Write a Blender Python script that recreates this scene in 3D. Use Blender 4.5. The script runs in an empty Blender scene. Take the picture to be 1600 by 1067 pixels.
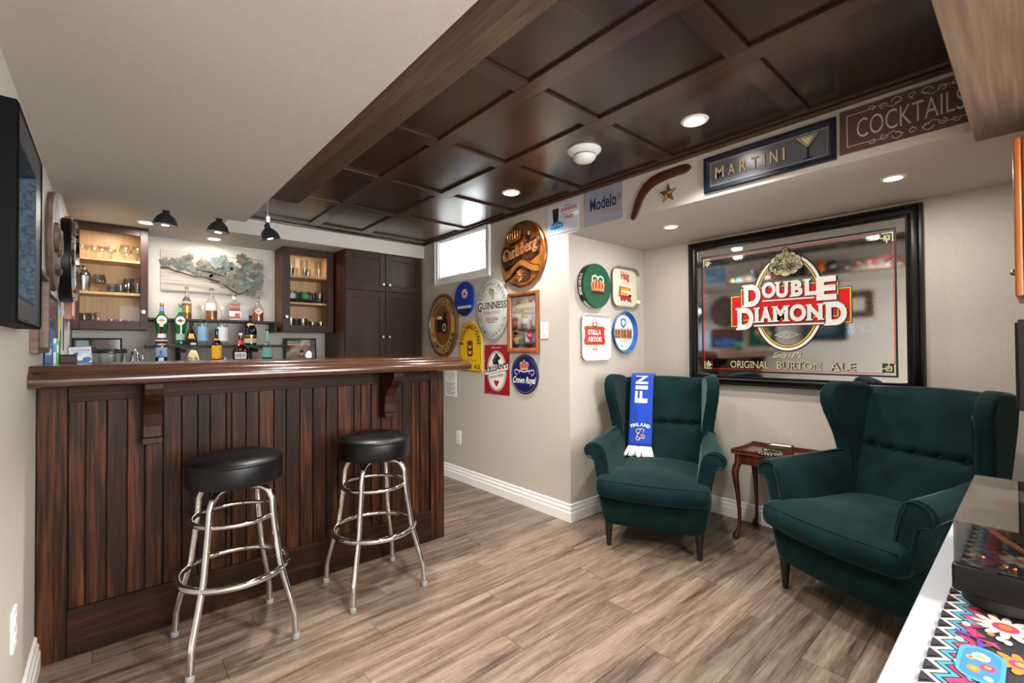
import bpy, bmesh, math, random
from mathutils import Matrix, Vector, Euler
random.seed(7)
PI = math.pi
R = math.radians
SC = bpy.context.scene
COL = SC.collection
sin, cos = math.sin, math.cos

# ------------------------------------------------------------------ camera
YAW, PIT, ROL, FPX, CAMH = R(41.109), R(.744), R(.368), 717.73, 1.2
cam = bpy.data.cameras.new('camera'); camo = bpy.data.objects.new('camera', cam); COL.objects.link(camo)
cam.sensor_width = 36; cam.lens = 36*FPX/1600; cam.clip_start = .02
camo.matrix_world = (Matrix.Translation((0, 0, CAMH)) @ Matrix.Rotation(-YAW, 4, 'Z') @ Matrix.Rotation(PI/2+PIT, 4, 'X') @ Matrix.Rotation(-ROL, 4, 'Z'))
SC.camera = camo
# ------------------------------------------------------------------ view, world, light levels
SC.view_settings.view_transform = 'Standard'; SC.view_settings.look = 'None'
SC.view_settings.exposure = 0.22; SC.view_settings.gamma = 1; SC.view_settings.use_curve_mapping = False
W = bpy.data.worlds.new('world'); SC.world = W; W.use_nodes = True
W.node_tree.nodes['Background'].inputs[0].default_value = (.93, .97, 1, 1)
W.node_tree.nodes['Background'].inputs[1].default_value = 15.0
P_TRAY, P_NOOK, P_BACK, P_PEND, P_FILL_CEIL, P_FILL_WIN = 15, 7, 8, 1.5, 85, 75
WARM = (1, .95, .89)

# ------------------------------------------------------------------ materials
def lin(h):
    h = h.lstrip('#'); o = []
    for i in (0, 2, 4):
        c = int(h[i:i+2], 16)/255; o.append(c/12.92 if c <= .04045 else ((c+.055)/1.055)**2.4)
    return (*o, 1)
_M = {}
def nt(name):
    m = bpy.data.materials.new(name); m.use_nodes = True; t = m.node_tree
    return m, t, t.nodes['Principled BSDF']
def mat(c, rough=.5, metal=0, spec=.5, coat=0, emit=0, trans=0, bump=0, bs=200, sheen=0, name=None):
    k = (c, rough, metal, spec, coat, emit, trans, bump, bs, sheen)
    if k in _M: return _M[k]
    m, t, b = nt(name or 'paint'); col = lin(c)
    b.inputs['Base Color'].default_value = col; b.inputs['Roughness'].default_value = rough; b.inputs['Metallic'].default_value = metal
    b.inputs['Specular IOR Level'].default_value = spec; b.inputs['Coat Weight'].default_value = coat
    b.inputs['Transmission Weight'].default_value = trans
    if sheen:
        b.inputs['Sheen Weight'].default_value = sheen; b.inputs['Sheen Roughness'].default_value = .4
    if emit:
        b.inputs['Emission Color'].default_value = col; b.inputs['Emission Strength'].default_value = emit
    n = t.nodes.new('ShaderNodeTexNoise'); n.inputs['Scale'].default_value = bs
    g = t.nodes.new('ShaderNodeTexCoord'); t.links.new(g.outputs['Object'], n.inputs['Vector'])
    bp = t.nodes.new('ShaderNodeBump'); bp.inputs['Strength'].default_value = bump or .02; bp.inputs['Distance'].default_value = .002
    t.links.new(n.outputs[0], bp.inputs['Height']); t.links.new(bp.outputs[0], b.inputs['Normal'])
    _M[k] = m; return m
def thin(tint, refl=.12, rough=.02, dens=.75, name='clear_glass'):
    """thin clear glass: transparent with a fresnel sheen"""
    k = ('thin', tint, refl, rough, dens)
    if k in _M: return _M[k]
    m, t, b = nt(name); t.nodes.remove(b)
    tr = t.nodes.new('ShaderNodeBsdfTransparent'); tr.inputs[0].default_value = lin(tint)
    gl = t.nodes.new('ShaderNodeBsdfGlossy'); gl.inputs['Roughness'].default_value = rough
    lw = t.nodes.new('ShaderNodeLayerWeight'); lw.inputs[0].default_value = .22
    ad = t.nodes.new('ShaderNodeMath'); ad.operation = 'MULTIPLY_ADD'; ad.inputs[1].default_value = dens; ad.inputs[2].default_value = refl
    mx = t.nodes.new('ShaderNodeMixShader'); out = t.nodes['Material Output']
    t.links.new(lw.outputs['Facing'], ad.inputs[0]); t.links.new(ad.outputs[0], mx.inputs[0])
    t.links.new(tr.outputs[0], mx.inputs[1]); t.links.new(gl.outputs[0], mx.inputs[2]); t.links.new(mx.outputs[0], out.inputs[0])
    _M[k] = m; return m
def wood(name, c1, c2, axis='z', rough=.4, scale=1.0, coat=0, vary=.25, knots=0, bump=.15, c3=None, spec=.5):
    """long stretched grain along one object axis, with tone per object"""
    m, t, b = nt(name); N = t.nodes.new; L = t.links.new
    tc = N('ShaderNodeTexCoord'); oi = N('ShaderNodeObjectInfo')
    off = N('ShaderNodeVectorMath'); off.operation = 'MULTIPLY_ADD'
    sc = N('ShaderNodeCombineXYZ')
    for i in range(3): L(oi.outputs['Random'], sc.inputs[i])
    L(sc.outputs[0], off.inputs[0]); off.inputs[1].default_value = (7.3, 5.1, 9.7); L(tc.outputs['Object'], off.inputs[2])
    mp = N('ShaderNodeMapping'); L(off.outputs[0], mp.inputs['Vector'])
    s = [22*scale]*3; s['xyz'.index(axis)] = 1.6*scale; mp.inputs['Scale'].default_value = s
    n1 = N('ShaderNodeTexNoise'); n1.inputs['Scale'].default_value = 1; n1.inputs['Detail'].default_value = 5; n1.inputs['Roughness'].default_value = .6; n1.inputs['Distortion'].default_value = .6
    L(mp.outputs[0], n1.inputs['Vector'])
    mp2 = N('ShaderNodeMapping'); L(off.outputs[0], mp2.inputs['Vector'])
    s2 = [150*scale]*3; s2['xyz'.index(axis)] = 5*scale; mp2.inputs['Scale'].default_value = s2
    n2 = N('ShaderNodeTexNoise'); n2.inputs['Scale'].default_value = 1; n2.inputs['Detail'].default_value = 2; L(mp2.outputs[0], n2.inputs['Vector'])
    mx = N('ShaderNodeMath'); mx.operation = 'MULTIPLY_ADD'; mx.inputs[1].default_value = .35; L(n2.outputs[0], mx.inputs[0])
    ml = N('ShaderNodeMath'); ml.operation = 'MULTIPLY'; ml.inputs[1].default_value = .65; L(n1.outputs[0], ml.inputs[0]); L(ml.outputs[0], mx.inputs[2])
    cr = N('ShaderNodeValToRGB'); L(mx.outputs[0], cr.inputs[0])
    cr.color_ramp.elements[0].position = .32; cr.color_ramp.elements[0].color = lin(c1)
    cr.color_ramp.elements[1].position = .66; cr.color_ramp.elements[1].color = lin(c2)
    if c3:
        e = cr.color_ramp.elements.new(.5); e.color = lin(c3)
    hs = N('ShaderNodeHueSaturation'); L(cr.outputs[0], hs.inputs['Color'])
    vr = N('ShaderNodeMath'); vr.operation = 'MULTIPLY_ADD'; vr.inputs[1].default_value = vary; vr.inputs[2].default_value = 1-vary/2
    L(oi.outputs['Random'], vr.inputs[0]); L(vr.outputs[0], hs.inputs['Value'])
    L(hs.outputs[0], b.inputs['Base Color']); b.inputs['Roughness'].default_value = rough; b.inputs['Coat Weight'].default_value = coat
    b.inputs['Coat Roughness'].default_value = .15; b.inputs['Specular IOR Level'].default_value = spec
    bp = N('ShaderNodeBump'); bp.inputs['Strength'].default_value = bump; bp.inputs['Distance'].default_value = .001
    L(mx.outputs[0], bp.inputs['Height']); L(bp.outputs[0], b.inputs['Normal'])
    return m
def mottle(name, c1, c2, rough=.5, scale=30, metal=0, sheen=0, lo=.35, hi=.65, bump=.1, coat=0):
    m, t, b = nt(name); N = t.nodes.new; L = t.links.new
    tc = N('ShaderNodeTexCoord'); n = N('ShaderNodeTexNoise'); n.inputs['Scale'].default_value = scale; n.inputs['Detail'].default_value = 4
    L(tc.outputs['Object'], n.inputs['Vector']); cr = N('ShaderNodeValToRGB'); L(n.outputs[0], cr.inputs[0])
    cr.color_ramp.elements[0].position = lo; cr.color_ramp.elements[0].color = lin(c1)
    cr.color_ramp.elements[1].position = hi; cr.color_ramp.elements[1].color = lin(c2)
    L(cr.outputs[0], b.inputs['Base Color']); b.inputs['Roughness'].default_value = rough; b.inputs['Metallic'].default_value = metal
    b.inputs['Coat Weight'].default_value = coat
    if sheen:
        b.inputs['Sheen Weight'].default_value = sheen; b.inputs['Sheen Roughness'].default_value = .35; b.inputs['Sheen Tint'].default_value = (.55, .85, .8, 1)
        b.inputs['Specular IOR Level'].default_value = .15
    bp = N('ShaderNodeBump'); bp.inputs['Strength'].default_value = bump; bp.inputs['Distance'].default_value = .002
    L(n.outputs[0], bp.inputs['Height']); L(bp.outputs[0], b.inputs['Normal'])
    return m

PAINT = mottle('greige_wall_paint', '#bdb5ab', '#c2baaf', .62, 60, bump=.05)
WHITE = mat('#eeedeb', .35, name='white_trim_paint')
BARW_Z = wood('bar_wood_vertical', '#100703', '#573019', 'z', .5, .8, 0, .35, c3='#28150a', bump=.3, spec=.15)
BARW_X = wood('bar_wood_rail', '#140b06', '#422415', 'x', .55, .8, 0, .3, c3='#29160d', bump=.3, spec=.15)
BARW_Y = wood('bar_wood_bracket', '#130905', '#3a1e10', 'z', .5, .8, 0, .2, bump=.3, spec=.2)
TOPW = wood('bar_top_varnished_wood', '#21120c', '#5a3826', 'x', .18, .7, .5, .1, c3='#3d2418', bump=.1)
TRAYW = wood('ceiling_panel_wood', '#2a1b14', '#3f2b20', 'x', .26, .5, .15, .16, bump=.05)
TRAYR = wood('ceiling_rail_wood', '#33231c', '#4b3529', 'y', .26, .5, .15, .14, bump=.05)
LEDGEW = wood('ledge_wood', '#35281e', '#6a5340', 'y', .5, .9, 0, .1, bump=.4, c3='#4f3e30', spec=.3)
BEAMW = wood('beam_light_wood', '#4d3c30', '#836d57', 'x', .6, .5, 0, .1, bump=.3, c3='#695543')
CABW = wood('cabinet_wood', '#20100a', '#402114', 'z', .4, .5, .0, .12, bump=.05, spec=.25)
CABIN = wood('cabinet_maple_interior', '#b98d5f', '#d6ab79', 'z', .45, .5, 0, .1, bump=.05)
def floor_mat(name, tone):
    m, t, b = nt(name); N = t.nodes.new; L = t.links.new
    tc = N('ShaderNodeTexCoord'); oi = N('ShaderNodeObjectInfo'); cx = N('ShaderNodeCombineXYZ'); L(oi.outputs['Random'], cx.inputs[0]); L(oi.outputs['Random'], cx.inputs[2])
    off = N('ShaderNodeVectorMath'); off.operation = 'MULTIPLY_ADD'; off.inputs[1].default_value = (13, 0, 2.5); L(cx.outputs[0], off.inputs[0]); L(tc.outputs['Object'], off.inputs[2])
    def nz(sx, sy, det, dist=0, rgh=.6):
        mp = N('ShaderNodeMapping'); mp.inputs['Scale'].default_value = (sx, sy, 1); L(off.outputs[0], mp.inputs['Vector'])
        n = N('ShaderNodeTexNoise'); n.inputs['Scale'].default_value = 1; n.inputs['Detail'].default_value = det; n.inputs['Distortion'].default_value = dist; n.inputs['Roughness'].default_value = rgh; L(mp.outputs[0], n.inputs['Vector']); return n
    big = nz(1.1, 15, 5, 1.0); mid = nz(6, 75, 4, .3, .7); saw = nz(170, 30, 2)
    def mad(x, k, y=None, c_=0):
        q = N('ShaderNodeMath'); q.operation = 'MULTIPLY_ADD'; q.inputs[1].default_value = k; L(x, q.inputs[0])
        if y is None: q.inputs[2].default_value = c_
        else: L(y, q.inputs[2])
        return q.outputs[0]
    v = mad(big.outputs[0], .55, mad(mid.outputs[0], .36, mad(saw.outputs[0], .09)))
    cr = N('ShaderNodeValToRGB'); L(v, cr.inputs[0]); E_ = cr.color_ramp.elements
    E_[0].position = .36; E_[0].color = lin('#483a30'); E_[1].position = .64; E_[1].color = lin('#ab9886'); k = E_.new(.47); k.color = lin('#7d6959'); k = E_.new(.55); k.color = lin('#968372')
    hs = N('ShaderNodeHueSaturation'); L(cr.outputs[0], hs.inputs['Color']); L(mad(oi.outputs['Random'], .16, c_=tone), hs.inputs['Value']); L(hs.outputs[0], b.inputs['Base Color'])
    b.inputs['Roughness'].default_value = .42; bp = N('ShaderNodeBump'); bp.inputs['Strength'].default_value = .25; bp.inputs['Distance'].default_value = .001; L(v, bp.inputs['Height']); L(bp.outputs[0], b.inputs['Normal'])
    return m
PLANKS = [floor_mat('floor_vinyl_plank_a', .56), floor_mat('floor_vinyl_plank_b', .60)]
MAHOG = wood('side_table_mahogany', '#2c120a', '#5c2d1a', 'z', .22, .9, .5, .1, bump=.05)
MAHOGX = wood('side_table_top_mahogany', '#3a190e', '#6e3822', 'y', .2, .9, .5, .1, bump=.05)
OAK = wood('orange_oak', '#7a3f14', '#a9602a', 'z', .35, .7, .2, .1)
RUSTIC = wood('rustic_frame_wood', '#2e1a10', '#6b4227', 'z', .5, .8, 0, .1, bump=.5)
VELVET = mottle('green_velvet', '#021719', '#032325', .85, 9, sheen=.16, bump=.15)
VELVD = mottle('green_velvet_dark', '#021615', '#032321', .85, 12, sheen=.15, bump=.15)  # slightly darker velvet for the seat base and piping
CHROME = mat('#d9d9d9', .07, 1, name='chrome')
STEEL = mat('#b8b8b8', .28, 1, name='brushed_steel')
BLACKV = mat('#08080a', .34, 0, .32, bump=.25, bs=500, name='black_vinyl')
BLACK = mat('#070708', .35, 0, .3, name='black_lacquer')
BLACKM = mat('#0d0d0e', .55, name='black_metal')
DARKWOODLEG = mat('#140b08', .4, name='dark_leg_wood')
GREYCAP = mat('#8d9090', .5, name='grey_rubber')
MIRROR = mat('#dfe2e4', .0, 1, 1, name='mirror_glass')
GLASS = thin('#f6f8f7', .004, .02, .05)
CRYST = thin('#fafcfb', .07, .03)
LAMPON = mat('#fff4e2', .4, emit=14, name='lit_lamp_lens')
GOLD = mat('#c9a54e', .35, .6, name='gold_paint')
BRASS = mat('#a98f55', .28, 1, name='brass')

# ------------------------------------------------------------------ mesh builder
class MB:
    def __init__(s, m=None):
        s.v = []; s.f = []; s.fm = []; s.mats = []; s.cur = 0; s.M = None; s.zi = 0
        if m is not None: s.use(m)
    def use(s, m):
        if m not in s.mats: s.mats.append(m)
        s.cur = s.mats.index(m); return s
    def add(s, vs, fs, M=None):
        n = len(s.v)
        for v in vs:
            v = Vector(v)
            if M is not None: v = M @ v
            if s.M is not None: v = s.M @ v
            s.v.append(tuple(v))
        for f in fs: s.f.append(tuple(i+n for i in f)); s.fm.append(s.cur)
        return s
    def box(s, x0, x1, y0, y1, z0, z1, M=None):
        return s.add([(x, y, z) for z in (z0, z1) for y in (y0, y1) for x in (x0, x1)],
                     [(0, 2, 3, 1), (4, 5, 7, 6), (0, 1, 5, 4), (2, 6, 7, 3), (0, 4, 6, 2), (1, 3, 7, 5)], M)
    def gbox(s, x0, x1, y0, y1, z0, z1, n, warp, M=None):
        """box with gridded faces, warped by a function"""
        nx, ny, nz = n; idx = {}; vs = []; fs = []
        def V(i, j, k):
            if (i, j, k) not in idx:
                idx[(i, j, k)] = len(vs)
                vs.append(warp(x0+(x1-x0)*i/nx, y0+(y1-y0)*j/ny, z0+(z1-z0)*k/nz))
            return idx[(i, j, k)]
        for i in range(nx):
            for j in range(ny):
                for k in (0, nz): fs.append((V(i, j, k), V(i+1, j, k), V(i+1, j+1, k), V(i, j+1, k)))
        for i in range(nx):
            for k in range(nz):
                for j in (0, ny): fs.append((V(i, j, k), V(i+1, j, k), V(i+1, j, k+1), V(i, j, k+1)))
        for j in range(ny):
            for k in range(nz):
                for i in (0, nx): fs.append((V(i, j, k), V(i, j+1, k), V(i, j+1, k+1), V(i, j, k+1)))
        return s.add(vs, fs, M)
    def prism(s, pts, a0, a1, ax='z', M=None, n=1, warp=None):
        N = len(pts); vs = []
        for k in range(n+1):
            a = a0+(a1-a0)*k/n
            for p, q in pts:
                v = {'x': (a, p, q), 'y': (p, a, q), 'z': (p, q, a)}[ax]
                vs.append(warp(*v) if warp else v)
        fs = [tuple(range(N)), tuple(range(n*N, n*N+N))]
        for k in range(n):
            for i in range(N): fs.append((k*N+i, k*N+(i+1) % N, (k+1)*N+(i+1) % N, (k+1)*N+i))
        return s.add(vs, fs, M)
    def lathe(s, prof, n=24, c=(0, 0, 0), M=None, a0=0, a1=2*PI, sx=1, sy=1):
        full = abs(a1-a0-2*PI) < 1e-6; k = n if full else n+1; vs = []; fs = []
        for r, z in prof:
            for i in range(k):
                a = a0+(a1-a0)*i/n; vs.append((c[0]+r*cos(a)*sx, c[1]+r*sin(a)*sy, c[2]+z))
        for j in range(len(prof)-1):
            for i in range(n):
                i2 = (i+1) % k; fs.append((j*k+i, j*k+i2, (j+1)*k+i2, (j+1)*k+i))
        if full:
            if prof[0][0] > 1e-5: fs.append(tuple(range(k)))
            if prof[-1][0] > 1e-5: fs.append(tuple((len(prof)-1)*k+i for i in range(k)))
        return s.add(vs, fs, M)
    def open_lathe(s, prof, n=24, c=(0, 0, 0), M=None):
        vs = []; fs = []
        for r, z in prof:
            for i in range(n): a = 2*PI*i/n; vs.append((c[0]+r*cos(a), c[1]+r*sin(a), c[2]+z))
        for j in range(len(prof)-1):
            for i in range(n): fs.append((j*n+i, j*n+(i+1) % n, (j+1)*n+(i+1) % n, (j+1)*n+i))
        return s.add(vs, fs, M)
    def tube(s, path, r, n=10, closed=False, M=None):
        path = [Vector(p) for p in path]; N = len(path); rr = r if isinstance(r, (list, tuple)) else [r]*N
        vs = []; fs = []; up = None
        for i, p in enumerate(path):
            a = path[i-1] if (i > 0 or closed) else p; b = path[(i+1) % N] if (i < N-1 or closed) else p
            t = (b-a).normalized()
            if up is None: up = Vector((0, 0, 1)) if abs(t.z) < .9 else Vector((1, 0, 0))
            x = t.cross(up).normalized(); up = x.cross(t).normalized()
            for k in range(n): an = 2*PI*k/n; vs.append(p+(x*cos(an)+up*sin(an))*rr[i])
        for i in range(N if closed else N-1):
            j = (i+1) % N
            for k in range(n): fs.append((i*n+k, i*n+(k+1) % n, j*n+(k+1) % n, j*n+k))
        if not closed: fs += [tuple(range(n)), tuple((N-1)*n+k for k in range(n))]
        return s.add(vs, fs, M)
    def ball(s, c, r, n=12, m=8, sc=(1, 1, 1)):
        pr = [(max(1e-6, sin(PI*j/m))*r, -cos(PI*j/m)*r) for j in range(m+1)]
        vs = []; fs = []
        for q, z in pr:
            for i in range(n): a = 2*PI*i/n; vs.append((c[0]+q*cos(a)*sc[0], c[1]+q*sin(a)*sc[1], c[2]+z*sc[2]))
        for j in range(m):
            for i in range(n): fs.append((j*n+i, j*n+(i+1) % n, (j+1)*n+(i+1) % n, (j+1)*n+i))
        return s.add(vs, fs)
    # flat prints in the local x,y plane at height w
    def poly(s, pts, w, m=None, t=0):
        if m: s.use(m)
        if t: return s.prism(pts, w, w+t)
        s.zi += 6e-6; w += s.zi
        return s.add([(x, y, w) for x, y in pts], [tuple(range(len(pts)))])
    def rect(s, x0, x1, y0, y1, w, m=None, t=0): return s.poly([(x0, y0), (x1, y0), (x1, y1), (x0, y1)], w, m, t)
    def ell(s, cx, cy, rx, ry, w, m=None, n=40, t=0):
        return s.poly([(cx+rx*cos(2*PI*i/n), cy+ry*sin(2*PI*i/n)) for i in range(n)], w, m, t)
    def ering(s, cx, cy, rx, ry, th, w, m=None, n=48, a0=0, a1=2*PI):
        if m: s.use(m)
        s.zi += 6e-6; w += s.zi; vs = []; fs = []
        for i in range(n+1):
            a = a0+(a1-a0)*i/n
            vs += [(cx+rx*cos(a), cy+ry*sin(a), w), (cx+(rx-th)*cos(a), cy+(ry-th)*sin(a), w)]
        for i in range(n): fs.append((2*i, 2*i+2, 2*i+3, 2*i+1))
        return s.add(vs, fs)
    def rring(s, x0, x1, y0, y1, th, w, m=None):
        s.rect(x0, x1, y0, y0+th, w, m); s.rect(x0, x1, y1-th, y1, w, m); s.rect(x0, x0+th, y0+th, y1-th, w, m); return s.rect(x1-th, x1, y0+th, y1-th, w, m)
    def line(s, pts, th, w, m=None):
        if m: s.use(m)
        s.zi += 6e-6; w += s.zi; n = len(pts); cl = n > 2 and math.dist(pts[0], pts[-1]) < 1e-6; vs = []; fs = []
        for i, (x, y) in enumerate(pts):
            p = pts[i-1] if i else (pts[-2] if cl else None); q = pts[i+1] if i < n-1 else (pts[1] if cl else None)
            u = None if p is None else ((x-p[0]), (y-p[1])); v = None if q is None else ((q[0]-x), (q[1]-y))
            def nn(t):
                l = math.hypot(*t) or 1; return (-t[1]/l, t[0]/l)
            if u is None: nx, ny = nn(v)
            elif v is None: nx, ny = nn(u)
            else:
                a, b = nn(u), nn(v); nx, ny = a[0]+b[0], a[1]+b[1]; l = math.hypot(nx, ny) or 1; nx /= l; ny /= l
                k = 1/max(.4, nx*a[0]+ny*a[1]); nx *= k; ny *= k
            vs += [(x+nx*th/2, y+ny*th/2, w), (x-nx*th/2, y-ny*th/2, w)]
        for i in range(n-1): fs.append((2*i, 2*i+1, 2*i+3, 2*i+2))
        return s.add(vs, fs)
    def build(s, name, parent=None, smooth=0, bevel=0, seg=2, kind=None, label=None, sub=0):
        me = bpy.data.meshes.new(name); me.from_pydata(s.v, [], s.f)
        for m in s.mats: me.materials.append(m)
        me.polygons.foreach_set('material_index', s.fm)
        bm = bmesh.new(); bm.from_mesh(me); bmesh.ops.recalc_face_normals(bm, faces=bm.faces); bm.to_mesh(me); bm.free()
        if smooth:
            me.polygons.foreach_set('use_smooth', [True]*len(me.polygons)); me.set_sharp_from_angle(angle=R(smooth))
        o = bpy.data.objects.new(name, me); COL.objects.link(o)
        if parent: o.parent = parent
        if bevel:
            b = o.modifiers.new('bevel', 'BEVEL'); b.width = bevel; b.segments = seg; b.limit_method = 'ANGLE'; b.angle_limit = R(35); b.use_clamp_overlap = True
            if seg > 1:
                me.polygons.foreach_set('use_smooth', [True]*len(me.polygons)); b.harden_normals = False
        if sub:
            b = o.modifiers.new('sub', 'SUBSURF'); b.levels = sub; b.render_levels = sub
        if kind: o['kind'] = kind
        if label: o['label'] = label
        return o
def thing(name, label, cat, loc=(0, 0, 0), rot=(0, 0, 0), group=None):
    o = bpy.data.objects.new(name, None); COL.objects.link(o); o.empty_display_size = .05
    o.location = loc; o.rotation_euler = rot; o['label'] = label; o['category'] = cat
    if group: o['group'] = group
    return o
def tag(o, label, cat, group=None):
    o['label'] = label; o['category'] = cat
    if group: o['group'] = group
    return o
def struct(name, mb, **k): return mb.build(name, kind='structure', **k)
def dup(root, loc, rot=None, label=None):
    r = root.copy(); COL.objects.link(r); r.location = loc
    if rot: r.rotation_euler = rot
    if label: r['label'] = label
    for ch in root.children:
        c = ch.copy(); COL.objects.link(c); c.parent = r
        for g in ch.children:
            d = g.copy(); COL.objects.link(d); d.parent = c
    return r
# ------------------------------------------------------------------ lettering
_G = {}
def glyph(txt, off=0., ext=0., shear=0., serif=0., res=2):
    k = (txt, off, ext, shear, serif, res)
    if k in _G: return _G[k]
    cu = bpy.data.curves.new('letters', 'FONT'); cu.body = txt; cu.offset = off; cu.extrude = ext; cu.shear = shear; cu.resolution_u = res; cu.fill_mode = 'BOTH' if ext else 'FRONT'
    o = bpy.data.objects.new('letters', cu); COL.objects.link(o)
    dg = bpy.context.evaluated_depsgraph_get(); ev = o.evaluated_get(dg); me = ev.to_mesh()
    vs = [tuple(v.co) for v in me.vertices]; fs = [tuple(p.vertices) for p in me.polygons]
    if serif:
        cnt = {}
        for f in fs:
            for a, b in zip(f, f[1:]+f[:1]): cnt[(min(a, b), max(a, b))] = cnt.get((min(a, b), max(a, b)), 0)+1
        ys = [v[1] for v in vs]; lo = min(ys) if 'Q' not in txt else 0; hi = max(ys); lo = -off if not any(c in txt for c in 'gjpqy') else 0-off
        hh = .5 if txt.islower() else None
        for (a, b), c in cnt.items():
            if c != 1: continue
            (x0, y0, _), (x1, y1, _) = vs[a], vs[b]
            if abs(y0-y1) > .004: continue
            w = abs(x1-x0)
            if not (.05 < w < .34): continue
            x0, x1 = min(x0, x1), max(x0, x1)
            if abs(y0-lo) < .02: q = (y0, y0+.07)
            elif y0 > .66: q = (y0-.07, y0)
            else: continue
            n = len(vs); vs += [(x0-serif, q[0], 3e-5), (x1+serif, q[0], 3e-5), (x1+serif, q[1], 3e-5), (x0-serif, q[1], 3e-5)]; fs.append((n, n+1, n+2, n+3))
    o.to_mesh_clear() if False else ev.to_mesh_clear()
    bpy.data.objects.remove(o); bpy.data.curves.remove(cu)
    if not vs: vs = [(0, 0, 0)]; fs = []
    b = (min(v[0] for v in vs), max(v[0] for v in vs), min(v[1] for v in vs), max(v[1] for v in vs))
    _G[k] = (vs, fs, b); return _G[k]
def tbox(mb, txt, x0, x1, y0, y1, w, m, off=0., shear=0., serif=0., ext=0., skew=0.):
    """text stretched into a box on the local plane"""
    mb.use(m); vs, fs, b = glyph(txt, off, ext and .1, shear, serif, 4 if (y1-y0) > .04 else 2); mb.zi += 3e-5; w += mb.zi
    sx = (x1-x0)/max(1e-6, b[1]-b[0]); sy = (y1-y0)/max(1e-6, b[3]-b[2])
    mb.add([(x0+(v[0]-b[0])*sx, y0+(v[1]-b[2])*sy+skew*(v[0]-b[0])*sx, w+(v[2]*ext*10 if ext else v[2])) for v in vs], fs)
def tmid(mb, txt, cx, cy, h, w, m, width=None, **k):
    vs, fs, b = glyph(txt, k.get('off', 0), 0, k.get('shear', 0), k.get('serif', 0))
    wd = width or h*(b[1]-b[0])/max(1e-6, b[3]-b[2])*.95
    tbox(mb, txt, cx-wd/2, cx+wd/2, cy-h/2, cy+h/2, w, m, **k)
def tarc(mb, txt, cx, cy, rx, ry, h, a0, a1, w, m, flip=False, off=0., serif=0.):
    """letters along an ellipse from angle a0 to a1 in degrees; flip puts the tops toward the centre"""
    mb.use(m); ws = []; mb.zi += 3e-5; w += mb.zi
    for c in txt:
        if c == ' ': ws.append(.35); continue
        g = glyph(c, off, 0, 0, serif); ws.append(g[2][1]-g[2][0]+.1)
    tot = sum(ws); s = h/.73; acc = 0; al = sum(math.hypot(rx*(cos(R(a0+(a1-a0)*(i+1)/20))-cos(R(a0+(a1-a0)*i/20))), ry*(sin(R(a0+(a1-a0)*(i+1)/20))-sin(R(a0+(a1-a0)*i/20)))) for i in range(20)); kx = min(1, al/(tot*s))*.97
    for c, wd in zip(txt, ws):
        u = (acc+wd/2)/tot; acc += wd
        if c == ' ': continue
        a = R(a0+(a1-a0)*u); px, py = cx+rx*cos(a), cy+ry*sin(a)
        tx, ty = -rx*sin(a), ry*cos(a)
        if a1 < a0: tx, ty = -tx, -ty
        an = math.atan2(ty, tx); g = glyph(c, off, 0, 0, serif); mx = (g[2][0]+g[2][1])/2
        yb = -.365
        vs = [(px+((v[0]-mx)*kx*cos(an)-(v[1]+yb)*sin(an))*s, py+((v[0]-mx)*kx*sin(an)+(v[1]+yb)*cos(an))*s, w+v[2]) for v in g[0]]
        mb.add(vs, g[1])
def wallsign(name, label, cat, face, a, b, z, group=None):
    """thing hung on a wall; local x right, y up, z out of the wall"""
    rot = {'-x': (PI/2, 0, -PI/2), '+x': (PI/2, 0, PI/2), '-y': (PI/2, 0, 0), '+y': (PI/2, 0, PI)}[face]
    loc = (a, b, z)
    return thing(name, label, cat, loc, rot, group)
def rr(x0, x1, y0, y1, r, n=5):
    p = []
    for cx, cy, a in ((x1-r, y0+r, -90), (x1-r, y1-r, 0), (x0+r, y1-r, 90), (x0+r, y0+r, 180)):
        for i in range(n+1): t = R(a+90*i/n); p.append((cx+r*cos(t), cy+r*sin(t)))
    return p
def frame_parts(root, w, h, prof, m, name='frame', z0=0):
    """mitred frame: prof = list of (inset from outer edge, height); outer size w x h centred"""
    mb = MB(m); cs = [(-1, -1), (1, -1), (1, 1), (-1, 1)]; vs = []; fs = []; k = len(prof)
    for sx, sy in cs:
        for d, q in prof: vs.append((sx*(w/2-d), sy*(h/2-d), z0+q))
    for i in range(4):
        j = (i+1) % 4
        for a in range(k): b2 = (a+1) % k; fs.append((i*k+a, j*k+a, j*k+b2, i*k+b2))
    mb.add(vs, fs); return mb.build(name, root, smooth=30)
# ================================================================== THE ROOM
XL, XS, XM, YB, YA = -.215, 2.385, 3.30, 4.63, 2.13       # left wall, sign wall, nook back wall, back wall, nook side wall
ZT, ZS, ZB, ZN = 2.24, 1.97, 2.105, 1.985                 # panel ceiling, left soffit, back soffit, nook ceiling
YR = -.27                                                  # wall behind the sideboard
T = .12
struct('wall_left', MB(PAINT).box(XL-T, XL, -3, YB, 0, ZB+.3))
struct('wall_back', MB(PAINT).box(XL-T, XS+T, YB, YB+T, 0, 2.4))
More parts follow.
